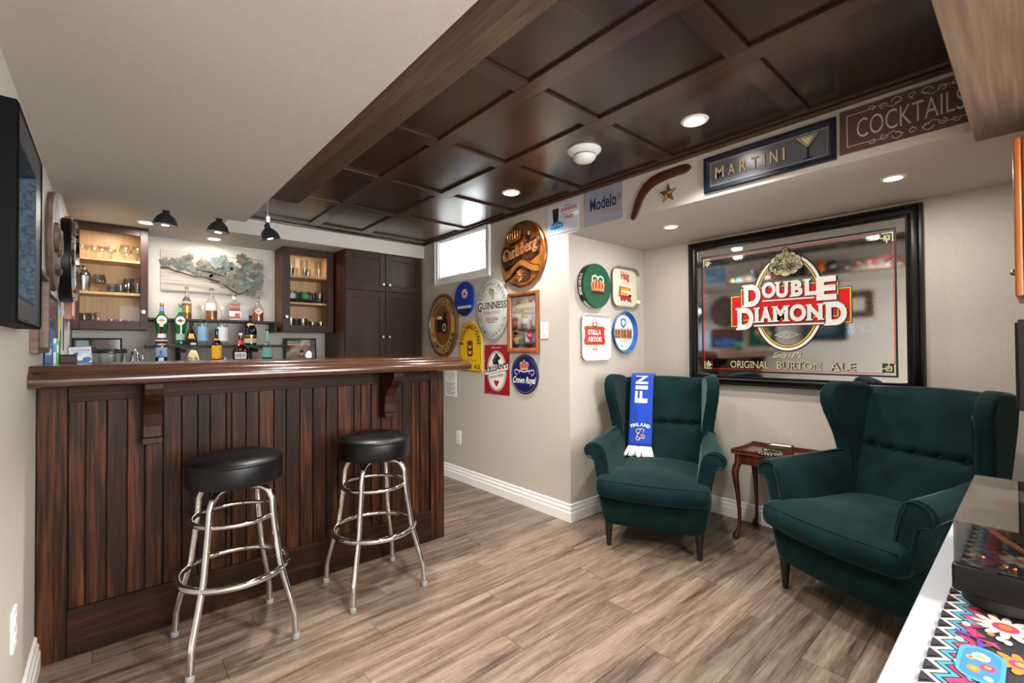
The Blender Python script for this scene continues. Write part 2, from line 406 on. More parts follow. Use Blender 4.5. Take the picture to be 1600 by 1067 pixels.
# sign wall with the window opening
WY0, WY1, WZ0, WZ1 = 3.05, 3.80, 1.862, 2.215
mb = MB(PAINT).box(XS, XS+.3, YA+.3, WY0, 0, 2.4); mb.box(XS, XS+.3, WY1, YB, 0, 2.4); mb.box(XS, XS+.3, WY0, WY1, 0, WZ0); mb.box(XS, XS+.3, WY0, WY1, WZ1, 2.4)
mb.box(XS, XM+.3, YA, YA+.3, 0, 2.4)
struct('wall_right', mb)
struct('wall_nook_back', MB(PAINT).box(XM, XM+T, YR, YA, 0, 2.4))
struct('wall_nook_front', MB(PAINT).box(2.12, XM+T, YR-T, YR, 0, 2.4))
mb = MB(PAINT); mb.box(XL-T, .1, -3.1, -3, 0, 2.4); mb.box(3.0, 3.4, -3.1, -3, 0, 2.4); mb.box(.1, 3.0, -3.1, -3, 0, .15); mb.box(.1, 3.0, -3.1, -3, 2.1, 2.4)
struct('wall_rear', mb)
mb = MB(WHITE)
for x in (.1, 1.53, 2.96): mb.box(x, x+.04, -3.08, -3.02, .15, 2.1)
mb.box(.14, 2.96, -3.08, -3.02, .15, .19); mb.box(.14, 2.96, -3.08, -3.02, 2.06, 2.1); struct('window_added_rear', mb)  # unseen window frame added to go with the rear fill light
l = bpy.data.lights.new('added_rear_fill', 'AREA'); l.shape = 'RECTANGLE'; l.size = 2.86; l.size_y = 1.9; l.energy = P_FILL_WIN; l.color = (.95, .97, 1)  # added soft fill from behind the camera, lifts walls and ceilings
o = bpy.data.objects.new('added_rear_fill', l); COL.objects.link(o); o.location = (1.55, -3.0, 1.12); o.rotation_euler = (-PI/2, 0, PI)
struct('wall_rear_right', MB(PAINT).box(3.3, 3.4, -3, YR-T, 0, 2.4))
struct('ceiling_nook', MB(PAINT).box(XS, XM, YR, YA, ZN, 2.42))
struct('ceiling_left_soffit', MB(PAINT).box(XL, .61, -.1, 3.155, ZS, 2.42))
mb = MB(PAINT).box(XL, .61, 3.155, YB, ZB, 2.42); mb.box(.61, XS, 4.08, YB, ZB, 2.42)
struct('ceiling_back_soffit', mb)
struct('ceiling_rear', MB(PAINT).box(XL, 3.3, -3, -.1, 2.3, 2.42))
# big wrapped beam and the display ledge under the soffit edge
be = MB(BEAMW).box(.61, 2.43, -.2, .145, 1.955, 1.985); be.use(LEDGEW).box(.61, 2.384, -.185, .13, 1.985, 2.30)
struct('beam', be, bevel=.002, seg=1)
mb = MB(LEDGEW).box(.6105, .747, .147, 2.58, ZS, ZS+.02)
struct('trim_ledge', mb, bevel=.003)

# floor of planks
struct('floor', MB(mat('#1d1713', .8)).box(XL-T, XM+T, -3.1, YB+T, -.08, -.004))
FL = bpy.data.objects['floor']
def plank(x0, x1, y0, y1, k):
    g = .0008
    o = MB(PLANKS[k]).box(x0+g, x1-g, y0+g, y1-g, -.006, random.choice((0, .0003, .0006))-.0006)
    o.build('plank', FL)
PW, PL = .148, 1.22; y = -.27; r = 0
while y < 4.3:
    off = (r*.437) % 1*PL; x = XL-off
    xend = XM if y < YA else XS
    while x < xend:
        a, b = max(x, XL), min(x+PL, xend)
        if b-a > .02 and not (y > 2.62 and b < 1.55): plank(a, b, y, min(y+PW, YB), random.randint(0, 1))
        x += PL
    y += PW; r += 1
y = -3.0
while y < -.28: plank(XL, 3.3, y, min(y+PW, -.27), 0); y += PW

# baseboards: stepped profile
def baseb(name, p0, p1, n, e0=0, e1=0):
    pr = [(0, 0), (.018, 0), (.018, .062), (.014, .068), (.014, .088), (.009, .098), (.009, .116), (.004, .120), (0, .120)]
    L = math.hypot(p1[0]-p0[0], p1[1]-p0[1]); u = ((p1[0]-p0[0])/L, (p1[1]-p0[1])/L); vs = []; k = len(pr)
    for (x, y), e in ((p0, -e0), (p1, e1)):
        for d, z in pr: vs.append((x+n[0]*d+u[0]*d*e, y+n[1]*d+u[1]*d*e, z))
    fs = [tuple(range(k)), tuple(range(k, 2*k))]+[(i, (i+1) % k, k+(i+1) % k, k+i) for i in range(k)]
    struct(name, MB(WHITE).add(vs, fs))
baseb('baseboard_right', (XS, YA), (XS, YB), (-1, 0), 1, 0)
baseb('baseboard_nook_side', (XS, YA), (XM, YA), (0, -1), 1, -1)
baseb('baseboard_nook_back', (XM, YR), (XM, YA), (-1, 0), 0, -1)
baseb('baseboard_left', (XL, -3), (XL, 2.508), (1, 0))

# panelled ceiling
struct('ceiling', MB(mat('#17100c', .7)).box(.612, XS, .1, 4.08, 2.285, 2.42))
CE = bpy.data.objects['ceiling']
cols = [(.67, 1.235), (1.32, 1.675), (1.765, 2.33)]
rows = [(.15, .65), (.73, 1.308), (1.388, 1.968), (2.05, 2.633), (2.713, 3.28), (3.36, 3.94)]
for x0, x1 in cols:
    for y0, y1 in rows: MB(TRAYW).box(x0-.02, x1+.02, y0-.02, y1+.02, 2.2535, 2.284).build('panel', CE)
for x0, x1 in ((.612, .67), (1.235, 1.32), (1.675, 1.765), (2.33, 2.384)): MB(TRAYR).box(x0, x1, .147, 4.079, 2.24, 2.2533).build('stile', CE, bevel=.0015, seg=1)
RAILM = wood('ceiling_cross_rail_wood', '#2f201a', '#453227', 'x', .26, .5, .15, .14, bump=.05)
for x0, x1 in cols:
    for (a, b), (c, d) in zip(rows, rows[1:]): MB(RAILM).box(x0+.0005, x1-.0005, b, c, 2.2402, 2.2532).build('rail', CE, bevel=.0015, seg=1)
    MB(RAILM).box(x0+.0005, x1-.0005, 3.94, 4.079, 2.2402, 2.2532).build('rail', CE, bevel=.0015, seg=1)
mb = MB(TRAYR).box(2.352, 2.3848, .147, 4.079, 2.226, 2.2398); mb.box(.75, 2.352, 4.045, 4.0798, 2.226, 2.2398)
struct('trim_ceiling_edge', mb, bevel=.003)

# window: casing, reveal, inner sash, daylight outside
mb = MB(WHITE)
for a, b, c, d in ((2.995, WY0, 1.80, 2.235), (WY1, 3.855, 1.80, 2.235), (WY0, WY1, 1.80, WZ0), (WY0, WY1, WZ1, 2.235)): mb.box(XS-.014, XS, a, b, c, d)
for a, b, c, d in ((2.995, 3.01, 1.80, 2.235), (3.84, 3.855, 1.80, 2.235), (3.01, 3.84, 1.80, 1.815)): mb.box(XS-.022, XS-.014, a, b, c, d)
struct('window_1', mb, bevel=.002, seg=1)
WN = bpy.data.objects['window_1']
mb = MB(WHITE); mb.box(XS, XS+.30, WY0, WY1, WZ0-.0, WZ0+.012); mb.box(XS, XS+.30, WY0, WY1, WZ1-.012, WZ1); mb.box(XS, XS+.30, WY0, WY0+.012, WZ0+.012, WZ1-.012); mb.box(XS, XS+.30, WY1-.012, WY1, WZ0+.012, WZ1-.012)
mb.build('reveal', WN)
mb = MB(WHITE); x0, x1 = XS+.24, XS+.28
for a, b, c, d in ((WY0+.012, WY0+.05, WZ0+.012, WZ1-.012), (WY1-.05, WY1-.012, WZ0+.012, WZ1-.012), (WY0+.05, WY1-.05, WZ0+.012, WZ0+.05), (WY0+.05, WY1-.05, WZ1-.05, WZ1-.012), (3.40, 3.45, WZ0+.05, WZ1-.05)): mb.box(x0, x1, a, b, c, d)
mb.box(x0-.012, x0, 3.14, 3.17, WZ0+.05, WZ1-.05); mb.box(x0-.012, x0, 3.37, 3.40, WZ0+.05, WZ1-.05)
mb.build('sash_frame', WN, bevel=.002, seg=1)
MB(GLASS).box(XS+.257, XS+.26, WY0+.05, 3.40, WZ0+.05, WZ1-.05).build('pane', WN)
MB(GLASS).box(XS+.257, XS+.26, 3.45, WY1-.05, WZ0+.05, WZ1-.05).build('pane', WN)

# ------------------------------------------------------------------ recessed lights
def area(loc, power, size, rot=(0, 0, 0), col=WARM, spread=PI):
    l = bpy.data.lights.new('area_light', 'AREA'); l.shape = 'DISK'; l.size = size; l.energy = power; l.color = col[:3]; l.spread = spread
    o = bpy.data.objects.new('area_light', l); COL.objects.link(o); o.location = loc; o.rotation_euler = rot; return o
def downlight(x, y, z, label, power, grp, r=.046):
    t = thing('recessed_downlight', label, 'downlight', (x, y, z), group=grp)
    MB(WHITE).lathe([(r, -.0005), (r, -.006), (r+.006, -.008), (r+.014, -.004), (r+.016, -.0005)], 28).build('trim_ring', t, smooth=40)
    MB(LAMPON).lathe([(0.0001, -.002), (r-.001, -.002), (r-.001, -.0035), (.0001, -.0045)], 24).build('lens', t)
    area((x, y, z-.014), power, 2*r, spread=R(125) if power > 10 else PI)
G1, G2, G3 = 'downlights in the wood panel ceiling', 'downlights in the nook ceiling', 'downlights over the back bar'
Z1 = 2.2535
downlight(2.047, 1.04, Z1, 'round lit downlight in wood panel nearest the cocktails sign', P_TRAY*.8, G1)
downlight(2.047, 2.345, Z1, 'round lit downlight in wood panel near the small window', P_TRAY*.7, G1)
downlight(.95, 1.04, Z1, 'round lit downlight in wood panel seen in big mirror, right one', P_TRAY*1.2, G1)
downlight(.95, 2.32, Z1, 'round lit downlight in wood panel seen in big mirror, left one', P_TRAY*1.2, G1)
downlight(2.76, 1.574, ZN, 'small lit downlight in nook ceiling by corner above first armchair', P_NOOK, G2, .035)
downlight(2.76, .437, ZN, 'small lit downlight in nook ceiling above second armchair', P_NOOK, G2, .035)
downlight(.184, 4.15, ZB, 'lit downlight in soffit by the left glass cabinet', P_BACK, G3, .04)
downlight(.63, 4.42, ZB, 'lit downlight in soffit behind middle pendant lamp', P_BACK*.4, G3, .04)
for x in (.9, 2.2):  # unseen glowing panels added behind the camera as overall fill
    t = thing('added_fill_panel', 'added flat square fill light in the unseen room behind', 'ceiling light', (x, -1.6, 2.3), group='added fill lights of the rear room')
    MB(WHITE).box(-.33, .33, -.33, .33, -.03, -.001).build('frame', t, bevel=.004)
    MB(mat('#fff6ea', .4, emit=5)).box(-.3, .3, -.3, .3, -.033, -.03).build('diffuser', t)
    l = bpy.data.lights.new('area_light', 'AREA'); l.shape = 'SQUARE'; l.size = .6; l.energy = P_FILL_CEIL; l.color = WARM
    o = bpy.data.objects.new('area_light', l); COL.objects.link(o); o.location = (x, -1.6, 2.255)

# smoke detector
t = thing('smoke_detector', 'round white smoke detector on the wood panel ceiling', 'smoke detector', (1.905, 1.585, 2.2533)); t.scale = (1.28, 1.28, 1.15)
PL_ = mat('#e9e9e6', .35)
MB(PL_).lathe([(.07, 0), (.07, -.006), (.055, -.022), (.045, -.024)], 32).build('base', t, smooth=40)
MB(mat('#5e6461', .5)).lathe([(.043, -.022), (.043, -.034)], 32).build('sensor_slot', t, smooth=40)
MB(PL_).lathe([(.048, -.031), (.046, -.04), (.036, -.052), (.02, -.056), (.0001, -.057)], 32).build('cap', t, smooth=40)

# switch and outlets
def plate(name, label, cat, face, a, b, z, dec):
    t = wallsign(name, label, cat, face, a, b, z)
    MB(WHITE).poly(rr(-.037, .037, -.06, .06, .006), 0, t=.006).build('cover_plate', t, bevel=.0015, seg=1)
    g = MB(mat('#e4e3e0', .4))
    if dec == 'switch': g.rect(-.015, .015, -.032, .032, .006, t=.003); g.use(mat('#b9b8b4', .5)).rect(-.004, .004, -.02, -.016, .009, t=.0005)
    else:
        for v in (-.026, .026):
            g.use(mat('#e4e3e0', .4)).poly(rr(-.016, .016, v-.014, v+.014, .008), .006, t=.002)
            g.use(BLACKM).rect(-.008, -.0055, v-.005, v+.005, .0083); g.rect(.0055, .008, v-.005, v+.005, .0083)
    g.build('rocker' if dec == 'switch' else 'sockets', t)
plate('light_switch', 'white rocker light switch beside the small wood-framed mirror', 'switch', '-x', XS, 2.37, 1.322, 'switch')
plate('wall_outlet', 'white outlet low on the sign wall under the beer signs', 'outlet', '-x', XS, 3.476, .384, 'outlet')
plate('wall_outlet', 'white outlet on the left wall near the bar end', 'outlet', '+x', XL, 1.985, .385, 'outlet')

# ================================================================== BAR
bar = thing('bar_counter', 'long dark wood home bar with tongue and groove front', 'bar', (XL+.002, 2.51, 0))
bar_x = XL+.002
def B(mb, name, **k):
    mb.v = [(x-bar_x, y-2.51, z) for x, y, z in mb.v]; return mb.build(name, bar, **k)
B(MB(mat('#0b0705', .7)).box(XL+.002, 1.598, 2.522, 2.66, 0, 1.066), 'body')
m = MB(BARW_Z); m.v = []; m.box(XL+.003, -.127, 2.500, 2.522, 0, 1.065)
B(m, 'stile', bevel=.002, seg=1)
B(MB(BARW_Z).box(1.503, 1.600, 2.500, 2.522, 0, 1.065), 'stile', bevel=.002, seg=1)
B(MB(BARW_X).box(-.1265, 1.5025, 2.502, 2.522, .995, 1.065), 'rail', bevel=.002, seg=1)
B(MB(BARW_X).box(-.1265, 1.5025, 2.500, 2.522, 0, .186), 'rail', bevel=.002, seg=1)
B(MB(BARW_Z).box(1.598, 1.602, 2.523, 2.66, 0, 1.065), 'end_panel')
bx = [-.126, -.076, -.012, .052, .11, .172, .238, .297, .345, .408, .43, .49, .545, .612, .67, .735, .80, .868, .93, 1.02, 1.06, 1.12, 1.18, 1.245, 1.315, 1.378, 1.433, 1.5]
for a, b in zip(bx, bx[1:]):
    g = .0035; q = .004
    pts = [(a+g*.3, 2.521), (a+g*.3, 2.516), (a+g, 2.5115), (b-g, 2.5115), (b-g*.3, 2.516), (b-g*.3, 2.521)]
    B(MB(BARW_Z).prism(pts, .1865, .9945, 'z'), 'board')
# counter top with an ogee nose, mitred round the free end
prof = [(0, 1.145), (.004, 1.1435), (.008, 1.139), (.011, 1.130), (.020, 1.1215), (.033, 1.117), (.044, 1.110), (.05, 1.099), (.05, 1.086), (.044, 1.074), (.03, 1.067), (0, 1.0665)]
pa = [(XL+.001, 2.30, 0, -1), (1.59, 2.30, 1, -1), (1.59, 2.84, 1, 0)]
mb = MB(TOPW); vs = []; k = len(prof)
for x, y, dx, dy in pa:
    for d, z in prof: vs.append((x+dx*d, y+dy*d, z))
fs = [tuple(range(k)), tuple(range(2*k, 3*k))]
for j in range(2):
    for i in range(k-1): fs.append((j*k+i, j*k+i+1, (j+1)*k+i+1, (j+1)*k+i))
mb.add(vs, fs); mb.box(XL+.001, 1.5905, 2.2995, 2.84, 1.0666, 1.145)
B(mb, 'counter_top', smooth=35)
for x0, x1 in ((.10, .162), (1.168, 1.228)):
    side = [(2.4995, 1.0655), (2.325, 1.0655), (2.325, 1.045), (2.335, 1.02), (2.362, .995), (2.40, .97), (2.428, .93), (2.438, .88), (2.438, .835), (2.4995, .835)]
    B(MB(BARW_Y).prism(side, x0, x1, 'x'), 'bracket', bevel=.002, seg=1)
    B(MB(BARW_Y).box(x0-.004, x1+.004, 2.425, 2.4995, .808, .8345), 'bracket_foot', bevel=.003, seg=1)

# ================================================================== BAR STOOLS
def make_stool(label, loc, rz):
    t = thing('bar_stool', label, 'stool', loc, (0, 0, rz), 'chrome bar stools')
    MB(BLACKV).lathe([(.165, .652), (.174, .656), (.177, .664), (.177, .728), (.175, .736)], 48).build('seat_band', t, smooth=40)
    MB(BLACKV).lathe([(.1755, .733), (.179, .738), (.178, .743), (.168, .752), (.14, .762), (.09, .7685), (.0001, .771)], 48).build('seat', t, smooth=50)
    MB(BLACKM).lathe([(.0001, .632), (.05, .632), (.055, .64), (.08, .652), (.0001, .652)], 24).build('swivel_plate', t, smooth=40)
    def rad(z):
        P = [(0, .258), (.1, .252), (.13, .245), (.29, .197), (.32, .189), (.50, .163), (.60, .154)]
        for (a, b), (c, d) in zip(P, P[1:]):
            if a <= z <= c: return b+(d-b)*(z-a)/(c-a)
    for q in range(4):
        a = PI/4+q*PI/2; p = []
        for z in (.012, .05, .09, .105, .12, .2, .29, .305, .32, .4, .5, .58): p.append((rad(z)*cos(a), rad(z)*sin(a), z))
        for i in range(1, 8):
            b = PI/2*i/7; p.append(((.098+.053*cos(b))*cos(a), (.098+.053*cos(b))*sin(a), .582+.048*sin(b)))
        p.append((.03*cos(a), .03*sin(a), .632))
        MB(CHROME).tube(p, .0128, 12).build('leg', t, smooth=60)
        lg = t.children[-1] if False else None
        MB(GREYCAP).lathe([(.0001, 0), (.0145, 0), (.0155, .004), (.0145, .02), (.0125, .024), (.0001, .024)], 16, (rad(0)*cos(a), rad(0)*sin(a), 0)).build('foot_cap', t, smooth=40)
    MB(CHROME).tube([(.197*cos(2*PI*i/64), .197*sin(2*PI*i/64), .292) for i in range(64)], .0135, 12, True).build('foot_ring', t, smooth=60)
    MB(CHROME).tube([(.153*cos(2*PI*i/48), .153*sin(2*PI*i/48), .512) for i in range(48)], .0105, 12, True).build('upper_ring', t, smooth=60)
    return t
make_stool('chrome bar stool with black padded seat, nearer one at left part of bar', (.394, 2.219, 0), R(2))
make_stool('chrome bar stool with black padded seat near right end of bar', (1.017, 2.243, 0), R(-1))
# ================================================================== WING CHAIRS
def back_y(z): return .50+(z-.38)*.30
def make_chair(label, loc, rz, grp='green velvet wing armchairs'):
    t = thing('wing_armchair', label, 'armchair', loc, (0, 0, rz), grp)
    for sx in (-1, 1):
        MB(DARKWOODLEG).lathe([(.0001, 0), (.013, 0), (.0245, .15), (.0001, .15)], 16, (sx*.255, .045, 0)).build('leg', t, smooth=40)
        MB(DARKWOODLEG).tube([(sx*.22, .70, 0), (sx*.22, .62, .16)], [.013, .026], 14).build('leg', t, smooth=40)
    def wa(x, y, z):
        f = (z-.14)/.17; s = .90+.10*f; yy = y
        if y > .5: yy = y+.03*f
        if y < .02: yy = y-.012*f-.02*max(0, 1-(x/.3)**2)+.02
        return (x*s*(1-.12*max(0, y-.2)), yy, z)
    MB(VELVD).gbox(-.322, .322, -.012, .70, .128, .34, (6, 6, 3), wa).build('seat_base', t, smooth=180, sub=2)
    def wc(x, y, z):
        f = max(0, 1-(x/.33)**2)
        if y > .06: x = max(-.262, min(.262, x*.84))
        if y < .0: y -= .045*f; x *= 1.02
        if z > .40: z += .034*f*(1 if y > 0 else .25)
        elif z < .33: z -= .008*f if y < .1 else 0
        else: y -= .022 if y < .0 else 0
        return (x, y, z)
    MB(VELVET).gbox(-.318, .318, -.035, .53, .305, .425, (8, 6, 2), wc).build('seat_cushion', t, smooth=180, sub=2)
    pp = []
    for i in range(25):
        x = -.300+.60*i/24; f = max(0, 1-(x/.31)**2); pp.append((x, -.034-.040*f, .409+.006*f))
    MB(VELVD).tube(pp, .0045, 8).build('piping', t, smooth=60)
    # arms with rolled tops
    pr = [(.235, .31), (.245, .42), (.256, .50), (.266, .55), (.283, .588), (.306, .61), (.335, .618), (.366, .612), (.390, .595), (.402, .572), (.400, .55), (.386, .535), (.368, .532), (.352, .523), (.340, .50), (.330, .45), (.318, .38), (.306, .31)]
    for sx in (-1, 1):
        def warp(x, y, z, sx=sx):
            k = min(1, max(0, (y-.05)/.5)); zz = z+(.035*k if z > .48 else 0)+0; xx = x-(.045*k if x > .33 else .0)-.01*k
            if y > .45: zz -= .0
            return (sx*xx, y, zz)
        MB(VELVET).prism(pr, .028, .60, 'y', n=8, warp=warp).build('armrest', t, smooth=50, bevel=.016, seg=3)
        inner = [(x+(.012 if x < .3 else -.012), z-(.012 if z > .5 else 0)) for x, z in pr[1:-1]]
        MB(VELVD).tube([(sx*x, .0265, z) for x, z in inner], .0035, 6).build('arm_piping', t, smooth=60)
        # wing
        wp = [(.63, .32), (.52, .32), (.50, .50), (.495, .60), (.492, .66), (.48, .72), (.46, .78), (.438, .84), (.425, .895), (.428, .94), (.445, .975), (.475, .998), (.52, 1.008), (.57, 1.003), (.63, .997), (.68, .988), (.705, .955), (.695, .85), (.675, .70), (.64, .50)]
        def ww(x, y, z, sx=sx):
            k = max(0, min(1, (.72-y)/.3)); q = max(0, min(1, (z-.55)/.35))
            return (sx*(x+.028*k*q-.018*(1-q)-.022*(1-k)), y, z)
        MB(VELVET).prism(wp, .272, .345, 'x', n=3, warp=ww).build('wing', t, smooth=55, bevel=.028, seg=4)
        wi = [(y+.014, z) for y, z in wp[3:11]]
        MB(VELVD).tube([(ww(.272, y, z)[0]-sx*.001, y+.012, z-.004) for y, z in wp[2:12]], .003, 6).build('wing_piping', t, smooth=60)
    def wb(x, y, z):
        yb = back_y(z)
        if y < .5:
            u = x/.3
            yb -= .035*max(0, 1-u*u)*(.55+.45*abs(math.tanh((z-.675)/.06)))
            yb += .035*abs(u)**9+.035*max(0, (z-.36)/.628)**22
            yb += .014*math.exp(-((z-.675)/.012)**2)
            for b in (-.2, -.1, 0, .1, .2): yb += .018*math.exp(-(((x-b)/.018)**2+((z-.675)/.022)**2))
            return (x*(.93+.1*(z-.4)), yb, z-.02*(u*u)*(1 if z > .95 else 0))
        return (x*(.93+.1*(z-.4)), yb+.07, z-.02*(x/.3)**2*(1 if z > .95 else 0))
    MB(VELVET).gbox(-.29, .29, 0, 1, .36, .988, (44, 3, 46), wb).build('backrest', t, smooth=60, bevel=.022, seg=3)
    for b in (-.2, -.1, 0, .1, .2):
        o = wb(b, 0, .675); MB(VELVET).ball((o[0], o[1]-.008, .675), .0135, 12, 8, (1, .6, 1)).build('button', t, smooth=80)
    return t
ch1 = make_chair('green velvet wing armchair with blue scarf, in the corner below trays', (2.345, 1.479, 0), math.atan2(-.909, .416))
ch2 = make_chair('green velvet wing armchair by white sideboard, in front of big mirror', (2.385, .625, 0), math.atan2(-.92, -.39))

# scarf over the first chair's back
sc = thing('football_scarf', 'blue scarf with white letters and fringe hanging over armchair back', 'scarf', (2.345, 1.479, 0), (0, 0, math.atan2(-.909, .416)))
SBL = mat('#0d3fae', .9, bump=.3, bs=900, sheen=.3, name='knit_blue'); SWH = mat('#e9ebef', .9, bump=.3, bs=900, sheen=.2, name='knit_white')
SX, SWD = -.138, .155
def fy(z): return back_y(z)-.046+.006*sin(z*14)
path = [(.708, .80), (.738, .90), (.762, .975), (.745, 1.0), (.70, 1.005), (.662, .992), (fy(.965), .965)]
path += [(fy(.95-.04*i), .95-.04*i) for i in range(1, 12)]
vs = []; fs = []; nx = 8
for y, z in path:
    for i in range(nx+1): vs.append((SX-SWD/2+SWD*i/nx, y+.003*sin(i*1.3), z))
for j in range(len(path)-1):
    for i in range(nx): fs.append((j*(nx+1)+i, j*(nx+1)+i+1, (j+1)*(nx+1)+i+1, (j+1)*(nx+1)+i))
m = MB(SBL).add(vs, fs).build('knitted_strip', sc, smooth=60); md = m.modifiers.new('solid', 'SOLIDIFY'); md.thickness = .006; md.offset = 0
pm = MB(SWH); sub = MB(SWH)
def rotbox(txt, z0, z1, off=.03):          # letters reading upwards
    v, f, b = glyph(txt, off); hh = .085
    sub.add([(SX+hh/2-(p[1]-b[2])/(b[3]-b[2])*hh, 0, z0+(p[0]-b[0])/(b[1]-b[0])*(z1-z0)) for p in v], f)
rotbox('F', .805, .885); rotbox('I', .897, .922); rotbox('N', .935, 1.0)
g = MB(SWH); tarc(g, 'FINLAND', SX, .615, .085, .045, .022, 140, 40, 0, SWH, off=.04)
sub.add([(x, 0, z) for x, z, _ in g.v], g.f)
YEL = mat('#d9b73c', .8, name='knit_yellow'); sub.use(YEL)
for a, b, r, a0, a1 in ((-.012, .615, .018, 40, 300), (.012, .62, .015, -60, 200), (.0, .588, .022, 100, 350), (.016, .58, .016, -90, 170), (-.014, .568, .015, 120, 380)):
    g = MB(YEL); g.ering(SX+a, b, r, r, .0045, 0, YEL, 14, R(a0), R(a1)); sub.add([(x, 0, z) for x, z, _ in g.v], g.f)
sub.v = [(x, fy(z)-.006 if z < .965 else .622+(z-.965)*.5, min(z, .990)) for x, y, z in sub.v]
sub.v = [(x, y, z) for x, y, z in sub.v]
sub.build('lettering', sc)
fr = MB(SWH); random.seed(3)
for i in range(34):
    x = SX-SWD/2+SWD*(i+.5)/34; dx = (x-SX)*.25-.012*(1 if i < 12 else 0)+random.uniform(-.004, .004); z0 = .512
    fr.tube([(x, fy(z0)-.002, z0+.004), (x+dx*.5, fy(z0-.03)-.007, z0-.03), (x+dx, fy(z0-.06)-.008, z0-.055-random.random()*.012)], [.0026, .003, .0018], 5)
fr.build('fringe', sc, smooth=60, kind='stuff')

# ================================================================== SIDE TABLE
st = thing('side_table', 'small mahogany side table with tray edge between the two green armchairs', 'table', (3.095, 1.07, 0))
X0, X1, Y0, Y1 = -.165, .165, -.205, .205
def ogee(n=40):
    p = []
    for (a, b, c, d) in ((X0, Y0, X1, Y0), (X1, Y0, X1, Y1), (X1, Y1, X0, Y1), (X0, Y1, X0, Y0)):
        L = math.hypot(c-a, d-b); nx_, ny_ = (d-b)/L, -(c-a)/L
        for i in range(10):
            u = i/10; k = -.010*sin(PI*u)**2 if True else 0
            if u < .1 or u > .85: k = .002
            p.append((a+(c-a)*u+nx_*k, b+(d-b)*u+ny_*k))
    return p
og = ogee()
MB(MAHOGX).prism(og, .528, .540, 'z').build('tabletop', st, bevel=.002, seg=1)
mb = MB(MAHOG); k = len(og); vs = []
for s, z in ((1.0, .540), (1.012, .546), (1.012, .556), (1.0, .560), (.965, .556), (.955, .5405)):
    for x, y in og: vs.append((x*s, y*s, z))
fs = [(j*k+i, j*k+(i+1) % k, (j+1) % 6*k+(i+1) % k, (j+1) % 6*k+i) for j in range(6) for i in range(k)]
mb.add(vs, fs).build('tray_rim', st, smooth=40)
mb = MB(MAHOG); ax, ay = .142, .182
for a, b, c, d in ((-ax, ax, -ay-.008, -ay+.008), (-ax, ax, ay-.008, ay+.008), (-ax-.008, -ax+.008, -ay, ay), (ax-.008, ax+.008, -ay, ay)): mb.box(a, b, c, d, .468, .528)
mb.build('apron', st, bevel=.003)
for sx in (-1, 1):
    for sy in (-1, 1):
        P = [(.528, .0, .019), (.47, .0, .021), (.445, .012, .022), (.41, .018, .021), (.36, .014, .0175), (.28, .004, .0135), (.18, -.004, .0115), (.10, -.005, .0105), (.06, .0, .012), (.04, .010, .016), (.022, .018, .021), (.008, .019, .020), (0, .017, .015)]
        MB(MAHOG).tube([(sx*(ax-.006+d*.7), sy*(ay-.006+d*.7), z) for z, d, r in P], [r for z, d, r in P], 12).build('leg', st, smooth=60)
bxx = thing('card_box', 'small open brown box of white cards on the side table', 'box', (3.13, 1.06, .5405), (0, 0, R(8)))
mb = MB(RUSTIC)
for a, b, c, d in ((-.04, .04, -.065, -.058), (-.04, .04, .058, .065), (-.04, -.034, -.058, .058), (.034, .04, -.058, .058), (-.034, .034, -.058, .058)): mb.box(a, b, c, d, 0, .004 if b-a > .05 and d-c > .05 else .045)
mb.build('tray_case', bxx, bevel=.001, seg=1)
MB(mat('#e6e2d4', .7)).box(-.032, .032, -.056, .056, .0045, .041).build('cards', bxx)
MB(BRASS).box(-.0415, -.0403, -.052, .052, .008, .036).build('brass_plate', bxx)
ash = thing('glass_ashtray', 'round cut glass ashtray on the side table', 'ashtray', (2.985, 1.075, .5405))
ASHG = thin('#dce8e2', .28, .05); mb = MB(ASHG).lathe([(.0001, 0), (.05, 0), (.06, .004), (.07, .018), (.072, .026), (.062, .027), (.055, .012), (.045, .007), (.0001, .006)], 24)
mb.build('bowl', ash)
mb = MB(ASHG)
for i in range(24):
    a = 2*PI*i/24; mb.ball((.066*cos(a), .066*sin(a), .017), .007, 6, 4, (1, 1, 1.5))
mb.build('cut_rim', ash)

# ================================================================== SIDEBOARD, RUNNER, TURNTABLE
sd = thing('sideboard', 'white sideboard at lower right carrying runner and record player', 'sideboard', (0, 0, 0))
WL = mat('#a0a4ab', .4, name='white_lacquer')
MB(WL).box(.42, 2.10, -.262, .149, .728, .75).build('top', sd, bevel=.0015, seg=1)
MB(WL).box(.43, 2.09, -.26, .125, .06, .7275).build('carcass', sd)
for i in range(3):
    a = .435+i*.551; MB(WL).box(a, a+.547, .126, .142, .07, .722).build('door', sd, bevel=.002, seg=1)
for x in (.47, 2.05):
    for y in (-.22, .09): MB(BLACKM).box(x-.02, x+.02, y-.02, y+.02, 0, .0598).build('foot', sd)
rn = thing('table_runner', 'dark floral table runner with zigzag border on white sideboard', 'runner', (0, 0, .7505))
NAVY = mat('#15141f', .85, name='runner_dark')
MB(NAVY).rect(.5, 1.95, -.258, .112, 0, t=.0015).build('cloth', rn)
cols_ = dict(w='#b8b2a8', t='#327f90', p='#a82a55', y='#b98a3c', o='#bd6c26', g='#3d8861', v='#432b84', b='#26699c', k='#100f17')
Cc = {k: mat(v, .85, name='print_'+k) for k, v in cols_.items()}
pr_ = MB(Cc['w']); w0 = .0019; n = 40; st_ = 1.45/n
for j, (cl, off, th) in enumerate((('w', .100, .0055), ('t', .0885, .006), ('p', .077, .006), ('p', .0695, .0025))):
    pts = [(.5+i*st_/2, off+(.009 if i % 2 else -.009)) for i in range(2*n+1)]
    pr_.line(pts, th, w0+.0002*j, Cc[cl])
